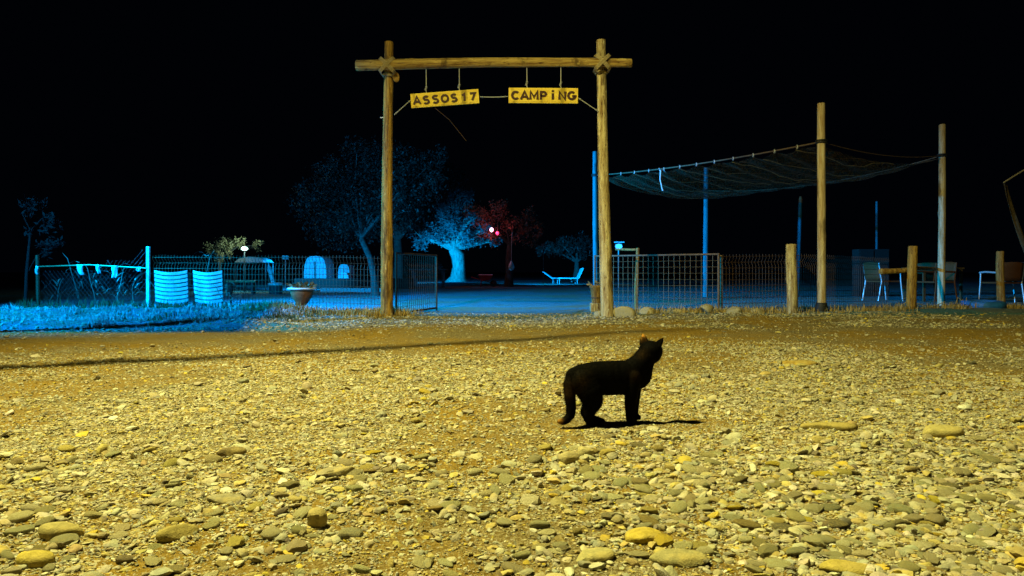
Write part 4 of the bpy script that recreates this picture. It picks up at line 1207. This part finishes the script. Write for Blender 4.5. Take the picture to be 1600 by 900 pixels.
# kerb and low dark wall across the camp, left
kb = MB()
V = []
o = MB().box((-5.0, 23.5, 0.05), (2.2, 0.22, 0.16)).build("white_kerb", M['white'], smooth=False, bevel=0.02); tag(o, "white painted kerb lying across the camp left of the gate", "kerb")
o = MB().box((-6.0, 28.0, 0.2), (4.5, 0.3, 0.40)).build("low_wall", M['darkstone'], smooth=False, bevel=0.02); tag(o, "low dark wall in front of the pale tents", "wall")
pt = empty("picnic_table", (-3.4, 30.0, 0), "dark picnic table left of the floodlit trunk", "table")
MB().box((0, 0, 0.74), (1.5, 0.8, 0.05)).build("tabletop", M['slat_gap'], pt, smooth=False)
for sx in (-0.6, 0.6):
    for sy in (-0.3, 0.3): MB().box((sx, sy, 0.36), (0.07, 0.07, 0.72)).build("leg", M['slat_gap'], pt, smooth=False)

# ------------------------------------------------------------------ grasses
def blades(n, sampler, hmin, hmax, wd, mat, name, label, seed, lean=0.6):
    g = np.random.default_rng(seed)
    x, y = sampler(g, n); n = len(x)
    h = g.uniform(hmin, hmax, n) * g.uniform(0.5, 1.0, n)
    a = g.uniform(0, 2 * np.pi, n); l = g.normal(0, lean, n)
    dx, dy = np.cos(a) * l, np.sin(a) * l
    z = ground_z(x, y) - 0.01
    b = np.c_[x, y, z]; sd = np.c_[-np.sin(a), np.cos(a), np.zeros(n)] * wd * 0.5
    m1 = b + np.c_[dx * h * 0.35, dy * h * 0.35, h * 0.6]; tp = b + np.c_[dx * h, dy * h, h * (1 - 0.25 * np.minimum(1, np.abs(l)))]
    V = np.stack([b - sd, b + sd, m1 + sd * 0.8, m1 - sd * 0.8, tp], axis=1).reshape(-1, 3)
    i = np.arange(n)[:, None] * 5
    T = np.vstack([i + [0, 1, 2], i + [0, 2, 3], i + [3, 2, 4]])
    o = link(name, np_mesh(name, V, T, False), mat)
    tag(o, label, "grass", kind="stuff")
def near_line(pts, spread, clump):
    P = [np.array(p) for p in pts]
    def f(g, n):
        k = max(1, n // clump)
        seg = g.integers(0, len(P) - 1, k); t = g.random(k)
        c = np.array([P[s] * (1 - u) + P[s + 1] * u for s, u in zip(seg, t)]) + g.normal(0, 1, (k, 2)) * np.array([0.1, spread])
        p = c[g.integers(0, k, n)] + g.normal(0, 0.06, (n, 2))
        return p[:, 0], p[:, 1]
    return f
blades(5200, near_line([(1.25, 10.5), (3.2, 10.9), (4.6, 11.2), (7.0, 12.2), (9.3, 12.9)], 0.28, 26), 0.03, 0.16, 0.011, M['drygrass'], "dry_grass", "dry yellow grass along the fence on the right", 71)
blades(2600, near_line([(-3.6, 10.4), (-2.4, 10.2), (-1.75, 10.05), (-1.5, 10.5)], 0.22, 26), 0.04, 0.17, 0.011, M['drygrass'], "dry_grass", "dry yellow grass round the foot of the left gate post", 72)
blades(11000, near_line([(-9, 9.7), (-6, 9.7), (-4.2, 10.0), (-3.0, 10.3)], 0.85, 90), 0.02, 0.12, 0.010, M['palegrass'], "dry_grass", "short pale straw on the verge at far left", 73, 1.2)
blades(2600, near_line([(-8, 9.4), (-4.2, 9.5), (-2.7, 9.7)], 0.3, 30), 0.02, 0.10, 0.012, M['weed'], "weeds", "dark low weeds across the middle of the left verge", 75)
blades(2600, near_line([(-8, 11.9), (-5.9, 11.5), (-4.4, 11.4), (-3.4, 11.2)], 0.15, 16), 0.05, 0.26, 0.012, M['weed'], "weeds", "low green weeds along the foot of the left fence", 74)
def reed(x, y, h, label, seed):
    g = random.Random(seed)
    t = empty("dry_reed", (x, y, gz(x, y)), label, "plant", "tall dry weeds behind the left fence")
    b1, b2 = g.uniform(-.1, .1), g.uniform(-.3, .3)
    MB().tube([(0, 0, -0.03), (b1 * .4, 0, h * .3), (b1 + b2 * .2, 0, h * .6), (b1 + b2 * .6, 0, h * .85), (b1 + b2 * 1.1, 0, h * .95)], [0.007, 0.006, 0.005, 0.004, 0.002], 5).build("stem", M['weedstalk'], t)
    mb = MB()
    for k in range(16):
        z = h * g.uniform(0.05, 0.9); a = g.uniform(0, 6.28); L = g.uniform(0.18, 0.45); up = g.uniform(0.1, 0.7)
        d = Vector((math.cos(a), math.sin(a) * 0.6, 0)); s = Vector((-d.y, d.x, 0)).normalized() * 0.013
        P = [Vector((0, 0, z)) + d * L * q + Vector((0, 0, L * (up * 1.9 * q - 1.5 * up * q * q - 0.25 * q ** 3))) for q in (0, .25, .5, .75, 1)]
        V = []
        for q, c in enumerate(P): w = 1 - q / 4.3; V += [c - s * w, c + s * w]
        mb.add(V, [(2 * q, 2 * q + 1, 2 * q + 3, 2 * q + 2) for q in range(4)])
    mb.build("blade", M['weedstalk'], t, smooth=False)["kind"] = "stuff"
for i, (x, y, h, lb) in enumerate([(-7.35, 12.5, 1.0, "tallest dry weed, behind the left half of the far left fence"), (-7.0, 12.4, 0.8, "dry weed below the sideways rag on the left fence"),
        (-6.55, 12.2, 0.75, "dry weed beside the longest rag on the left fence"), (-6.2, 12.1, 0.6, "short dry weed left of the white fence post"),
        (-5.6, 11.75, 0.5, "short dry weed right of the white fence post"), (-4.95, 11.9, 1.0, "dry weed rising behind the two slatted chairs"),
        (-4.45, 11.5, 0.45, "dry weed right of the narrower slatted chair"), (-7.6, 12.3, 0.55, "dry weed nearest the far left fence post")]):
    reed(x, y, h, lb, 200 + i)
# prunings on the ground right of the rail bollard
mb = MB()
for k in range(26):
    x, y = 7.0 + random.uniform(-0.4, 1.1), 12.5 + random.uniform(-0.2, 0.5)
    a = random.uniform(0, 3.14); L = random.uniform(0.1, 0.3)
    z = gz(x, y)
    mb.tube([(x, y, z + 0.01), (x + L * math.cos(a), y + L * .4 * math.sin(a), z + random.uniform(0.02, 0.2))], [0.01, 0.005], 5)
o = mb.build("twigs", M['drygrass']); tag(o, "tangle of dry twigs at the foot of the canopy pole", "twigs", kind="stuff")

# ------------------------------------------------------------------ the cat
def make_cat():
    S = 3.07 / 1150
    YAW = R(13)
    X0, Z0 = 952.0, 667.0
    cat = empty("cat", (0.405, 3.06, gz(0.405, 3.06)), "black cat standing on the gravel with its tail down, looking towards the camp", "cat", rz=YAW)
    kx = 1 / math.cos(YAW)
    def P(px, py, t=0.0): return Vector(((px - X0) * S * kx, t, (Z0 - py) * S))
    bm = bmesh.new()
    def ell(c, r, rot=None):
        m = Matrix.Translation(c) @ (rot.to_4x4() if rot is not None else Matrix.Identity(4)) @ Matrix.Diagonal((*r, 1))
        bmesh.ops.create_icosphere(bm, subdivisions=3, radius=1.0, matrix=m)
    def chain(pts, flat=1.0, sub=5):
        # pts: (px, py, r_px, lateral m)
        for a, b in zip(pts[:-1], pts[1:]):
            pa, pb = P(a[0], a[1], a[3]), P(b[0], b[1], b[3])
            d = max(1, int((pb - pa).length / (min(a[2], b[2]) * S * 0.28)))
            for i in range(d + 1):
                s = i / d
                r = (a[2] * (1 - s) + b[2] * s) * S
                ell(pa.lerp(pb, s), (r, r * flat, r))
    chain([(892, 593, 10.5, 0), (898, 592, 16, 0), (910, 592, 20.5, 0), (928, 593, 24.5, 0), (948, 595, 27.2, 0), (970, 595, 27, 0), (990, 593, 24.5, 0), (1002, 592, 19, 0), (1006, 592, 12, 0)], 0.74)
    chain([(990, 586, 21, 0), (1003, 574, 18, 0), (1012, 563, 16.5, 0.004)], 0.85)
    chain([(1015, 565, 10.5, 0.004), (1013.5, 577, 10.2, 0.002), (1009, 590, 11.5, 0), (1003, 602, 11, 0)], 1.1)
    near, far = -0.030, 0.026
    chain([(986, 594, 16, near * 0.6), (983.5, 612, 11.5, near), (982, 630, 9.4, near), (981.5, 646, 8.0, near), (981.5, 657, 7.2, near), (984, 661.5, 6.2, near), (989, 663.5, 4.8, near)])
    chain([(999, 594, 15, far * 0.6), (998, 612, 10, far), (997, 630, 8.2, far), (996, 646, 7.0, far), (996, 655, 6.6, far), (998, 658.5, 5.8, far), (1003, 660.5, 4.4, far)])
    chain([(909, 598, 21, near * 0.55), (918, 614, 20, near), (922, 628, 15.5, near), (917, 639, 12, near), (914, 648, 9.5, near), (917, 656, 8.2, near), (924, 664, 6.6, near), (931, 667, 5.2, near), (937, 668, 4.0, near)], 0.8)
    chain([(912, 598, 19, far * 0.55), (924, 614, 18, far), (929, 627, 14, far), (922, 638, 10.5, far), (917, 648, 8.5, far), (921, 655, 7.4, far), (931, 660, 6.0, far), (939, 662, 4.8, far), (945, 663, 3.6, far)], 0.8)
    chain([(892, 592, 9.5, 0), (887.5, 603, 9.6, -0.008), (887.5, 620, 8.8, -0.016), (889, 636, 7.8, -0.02), (888, 648, 7.2, -0.02), (883, 655, 6, -0.02), (877, 658, 5.4, -0.02), (871, 657.5, 3.8, -0.02)])
    # head, turned part of the way towards the camp
    hy = R(32)
    hr = Matrix.Rotation(hy, 3, 'Z')
    hc = P(1019.5, 555, 0.004)
    r = 18.2 * S
    ell(hc, (r * 1.0, r * 1.04, r * 0.91), hr)
    def H(f, s, u): return hc + hr @ Vector((f * r, s * r, u * r))     # forward, left, up in head radii
    ell(H(0.62, 0, -0.28), (r * 0.50, r * 0.52, r * 0.42), hr)
    ell(H(0.84, 0, -0.26), (r * 0.32, r * 0.42, r * 0.34), hr); ell(H(0.62, 0, 0.12), (r * 0.46, r * 0.6, r * 0.46), hr)
    ell(H(0.76, 0, -0.52), (r * 0.26, r * 0.26, r * 0.2), hr)
    ell(H(0.50, 0.42, -0.30), (r * 0.36, r * 0.36, r * 0.36), hr); ell(H(0.50, -0.42, -0.30), (r * 0.36, r * 0.36, r * 0.36), hr)
    ell(H(-0.1, 0, -0.35), (r * 0.95, r * 0.95, r * 0.75), hr)
    me = bpy.data.meshes.new("body"); bm.to_mesh(me); bm.free()
    # ears: curved thin-walled cones, joined into the same skin
    bm = bmesh.new(); bm.from_mesh(me)
    ear_in = []
    for s in (1, -1):
        fo = 0.0 if s > 0 else 0.22
        base = [H(0.16 + fo, s * 0.26, 0.70), H(-0.34 + fo, s * 0.46, 0.68), H(-0.28 + fo, s * 0.94, 0.34), H(0.18 + fo, s * 0.84, 0.42)]
        tip = H(-0.04, s * 0.80, 1.52) if s > 0 else H(0.44, s * 1.12, 1.34)
        vs = []
        n = 8
        for j in range(n):
            q = j / (n - 1)
            for k, b in enumerate(base):
                c = sum(base, Vector()) / 4
                w = (1 - q) ** (0.6 if s > 0 else 1.0) * (1 + 0.25 * math.sin(q * 3.1))
                vs.append(c.lerp(tip, q) + (b - c) * w)
        bv = [bm.verts.new(v) for v in vs]
        for j in range(n - 1):
            for k in range(4):
                bm.faces.new((bv[j * 4 + k], bv[j * 4 + (k + 1) % 4], bv[(j + 1) * 4 + (k + 1) % 4], bv[(j + 1) * 4 + k]))
        bm.faces.new([bv[k] for k in (3, 2, 1, 0)]); bm.faces.new([bv[(n - 1) * 4 + k] for k in range(4)])
        ear_in.append((base, tip))
    bm.to_mesh(me); bm.free()
    tmp = bpy.data.objects.new("body", me); COL.objects.link(tmp)
    md = tmp.modifiers.new("skin", 'REMESH'); md.mode = 'VOXEL'; md.voxel_size = 0.0026
    sm = tmp.modifiers.new("soft", 'SMOOTH'); sm.factor = 0.6; sm.iterations = 7
    bpy.context.view_layer.update()
    me2 = bpy.data.meshes.new_from_object(tmp.evaluated_get(bpy.context.evaluated_depsgraph_get()))
    bpy.data.objects.remove(tmp); me2.name = "body"; me2.materials.clear()
    me2.polygons.foreach_set('use_smooth', [True] * len(me2.polygons))
    body = link("body", me2, M['fur'], cat)
    # tan tint on the ears, tail, nape, shoulder and hip
    nv = len(me2.vertices)
    co = np.zeros(nv * 3, np.float32); me2.vertices.foreach_get('co', co); co = co.reshape(-1, 3)
    def near_to(p, rad): return np.exp(-(np.linalg.norm(co - np.array(p), axis=1) / rad) ** 2)
    (b0, t0), (b1, t1) = ear_in
    c0, c1 = sum(b0, Vector()) / 4, sum(b1, Vector()) / 4
    tan = np.clip(1.25 * near_to(c0.lerp(t0, 0.85), 0.013) + 0.5 * near_to(c0.lerp(t0, 0.4), 0.010) + 0.06 * near_to(c1.lerp(t1, 0.8), 0.008)
          + 0.9 * near_to(P(870, 657, -0.02), 0.012) + 0.05 * near_to(P(888, 612, -0.02), 0.035) + 0.03 * near_to(P(1000, 556, -0.03), 0.022)
          + 0.025 * near_to(P(986, 592, -0.05), 0.022) + 0.02 * near_to(P(902, 596, -0.05), 0.024), 0, 1)
    a_ = me2.attributes.new("tan", 'FLOAT', 'POINT'); a_.data.foreach_set('value', tan.astype(np.float32))
    for s in (1, -1):
        mb = MB().lathe([(0, -0.006), (0.0045, -0.0035), (0.006, 0), (0.0045, 0.0035), (0, 0.006)], 12, H(0.80, s * 0.36, 0.05))
        mb.build("eye", M['eye'], cat)
    MB().lathe([(0, -0.003), (0.004, 0), (0, 0.003)], 8, H(1.16, 0, -0.2)).build("nose", M['ear'], cat)
    # short coat: many fine hairs combed back along the body
    g = np.random.default_rng(77)
    nv = len(me2.vertices)
    co = np.zeros(nv * 3, np.float32); me2.vertices.foreach_get('co', co); co = co.reshape(-1, 3)
    no = np.zeros(nv * 3, np.float32); me2.vertices.foreach_get('normal', no); no = no.reshape(-1, 3)
    k = g.integers(0, nv, 26000)
    p = co[k] + g.normal(0, 0.0012, (len(k), 3)); nn = no[k]
    flow = np.tile(np.array([-0.9, 0, -0.35]), (len(k), 1)); flow += g.normal(0, 0.25, flow.shape)
    flow -= nn * np.sum(flow * nn, axis=1)[:, None]
    d = flow * 0.9 + nn * 0.45; d /= np.linalg.norm(d, axis=1)[:, None]
    L = g.uniform(0.005, 0.011, (len(k), 1)) * (1 - 0.6 * (p[:, 2:3] < 0.06))
    sd = np.cross(d, nn); sd /= np.linalg.norm(sd, axis=1)[:, None] + 1e-9
    V = np.stack([p - sd * 0.0005 - nn * 0.001, p + sd * 0.0005 - nn * 0.001, p + d * L], axis=1).reshape(-1, 3)
    fo = link("coat_hair", np_mesh("coat_hair", V, np.arange(len(V)).reshape(-1, 3), False), M['fur'], cat); fo["kind"] = "stuff"
    return cat
make_cat()

# ------------------------------------------------------------------ over the yard, out of view: street lamp and added shadow casters
sl = empty("street_lamp", (-4.72, 2.2, 0), "tall street lamp with a curved arm lighting the yard", "lamp")
O = Vector(sl.location); H_ = LAMP - O
MB().tube([(0, 0, -0.2), (0, 0, 3), (0, 0, 6.1)], [0.09, 0.075, 0.06], 12).build("pole", M['housing'], sl)
MB().tube([(0, 0, 6.05), (0.4, 0.1, 6.6), (1.1, 0.2, 6.74), (H_.x - 0.15, H_.y - 0.06, H_.z + 0.13)], 0.03, 8).build("arm", M['housing'], sl)
MB().box((H_.x, H_.y, H_.z + 0.11), (0.5, 0.24, 0.12)).build("lamp_head", M['housing'], sl, smooth=False, bevel=0.02)
MB().box((H_.x, H_.y, H_.z + 0.046), (0.36, 0.17, 0.006)).build("lens", M['lens_y'], sl, smooth=False)
# added unseen spar, tapered so its shadow crosses the yard and thins out
def shade_pt(gx, gy, z):
    f = 1 - z / LAMP.z
    return (LAMP.x + (gx - LAMP.x) * f, LAMP.y + (gy - LAMP.y) * f, z)
gp = [(-14, -2.2), (-8, 1.75), (-3.35, 4.81), (-1.97, 5.66), (0, 7.0), (1.24, 7.80), (2.6, 8.55)]
o = MB().tube([shade_pt(a, b, 4.1) for a, b in gp], [0.06, 0.056, 0.05, 0.044, 0.033, 0.022, 0.008], 10).build("shadow_spar", M['log_dull'])
tag(o, "unseen tapering wooden spar added above the yard to cast its shadow line", "spar")
# added unseen roof, outlined so that it shades the left verge
ZR = 4.05
quad = [(-2.85, 7.72), (-3.4, 10.9), (-4.2, 15.5), (-20, 15.5), (-20, 7.95)]
top = [Vector(shade_pt(a, b, ZR)) for a, b in quad]
cr = empty("shadow_roof", (-8.0, 7, 0), "unseen flat roof on posts, added left of the yard to shade the verge", "canopy")
O = Vector(cr.location)
V = [p - O for p in top] + [p - O + Vector((0, 0, 0.12)) for p in top]
n = len(top)
F = [tuple(range(n - 1, -1, -1)), tuple(range(n, 2 * n))] + [(i, (i + 1) % n, n + (i + 1) % n, n + i) for i in range(n)]
MB().add(V, F).build("roof", M['roofing'], cr, smooth=False)
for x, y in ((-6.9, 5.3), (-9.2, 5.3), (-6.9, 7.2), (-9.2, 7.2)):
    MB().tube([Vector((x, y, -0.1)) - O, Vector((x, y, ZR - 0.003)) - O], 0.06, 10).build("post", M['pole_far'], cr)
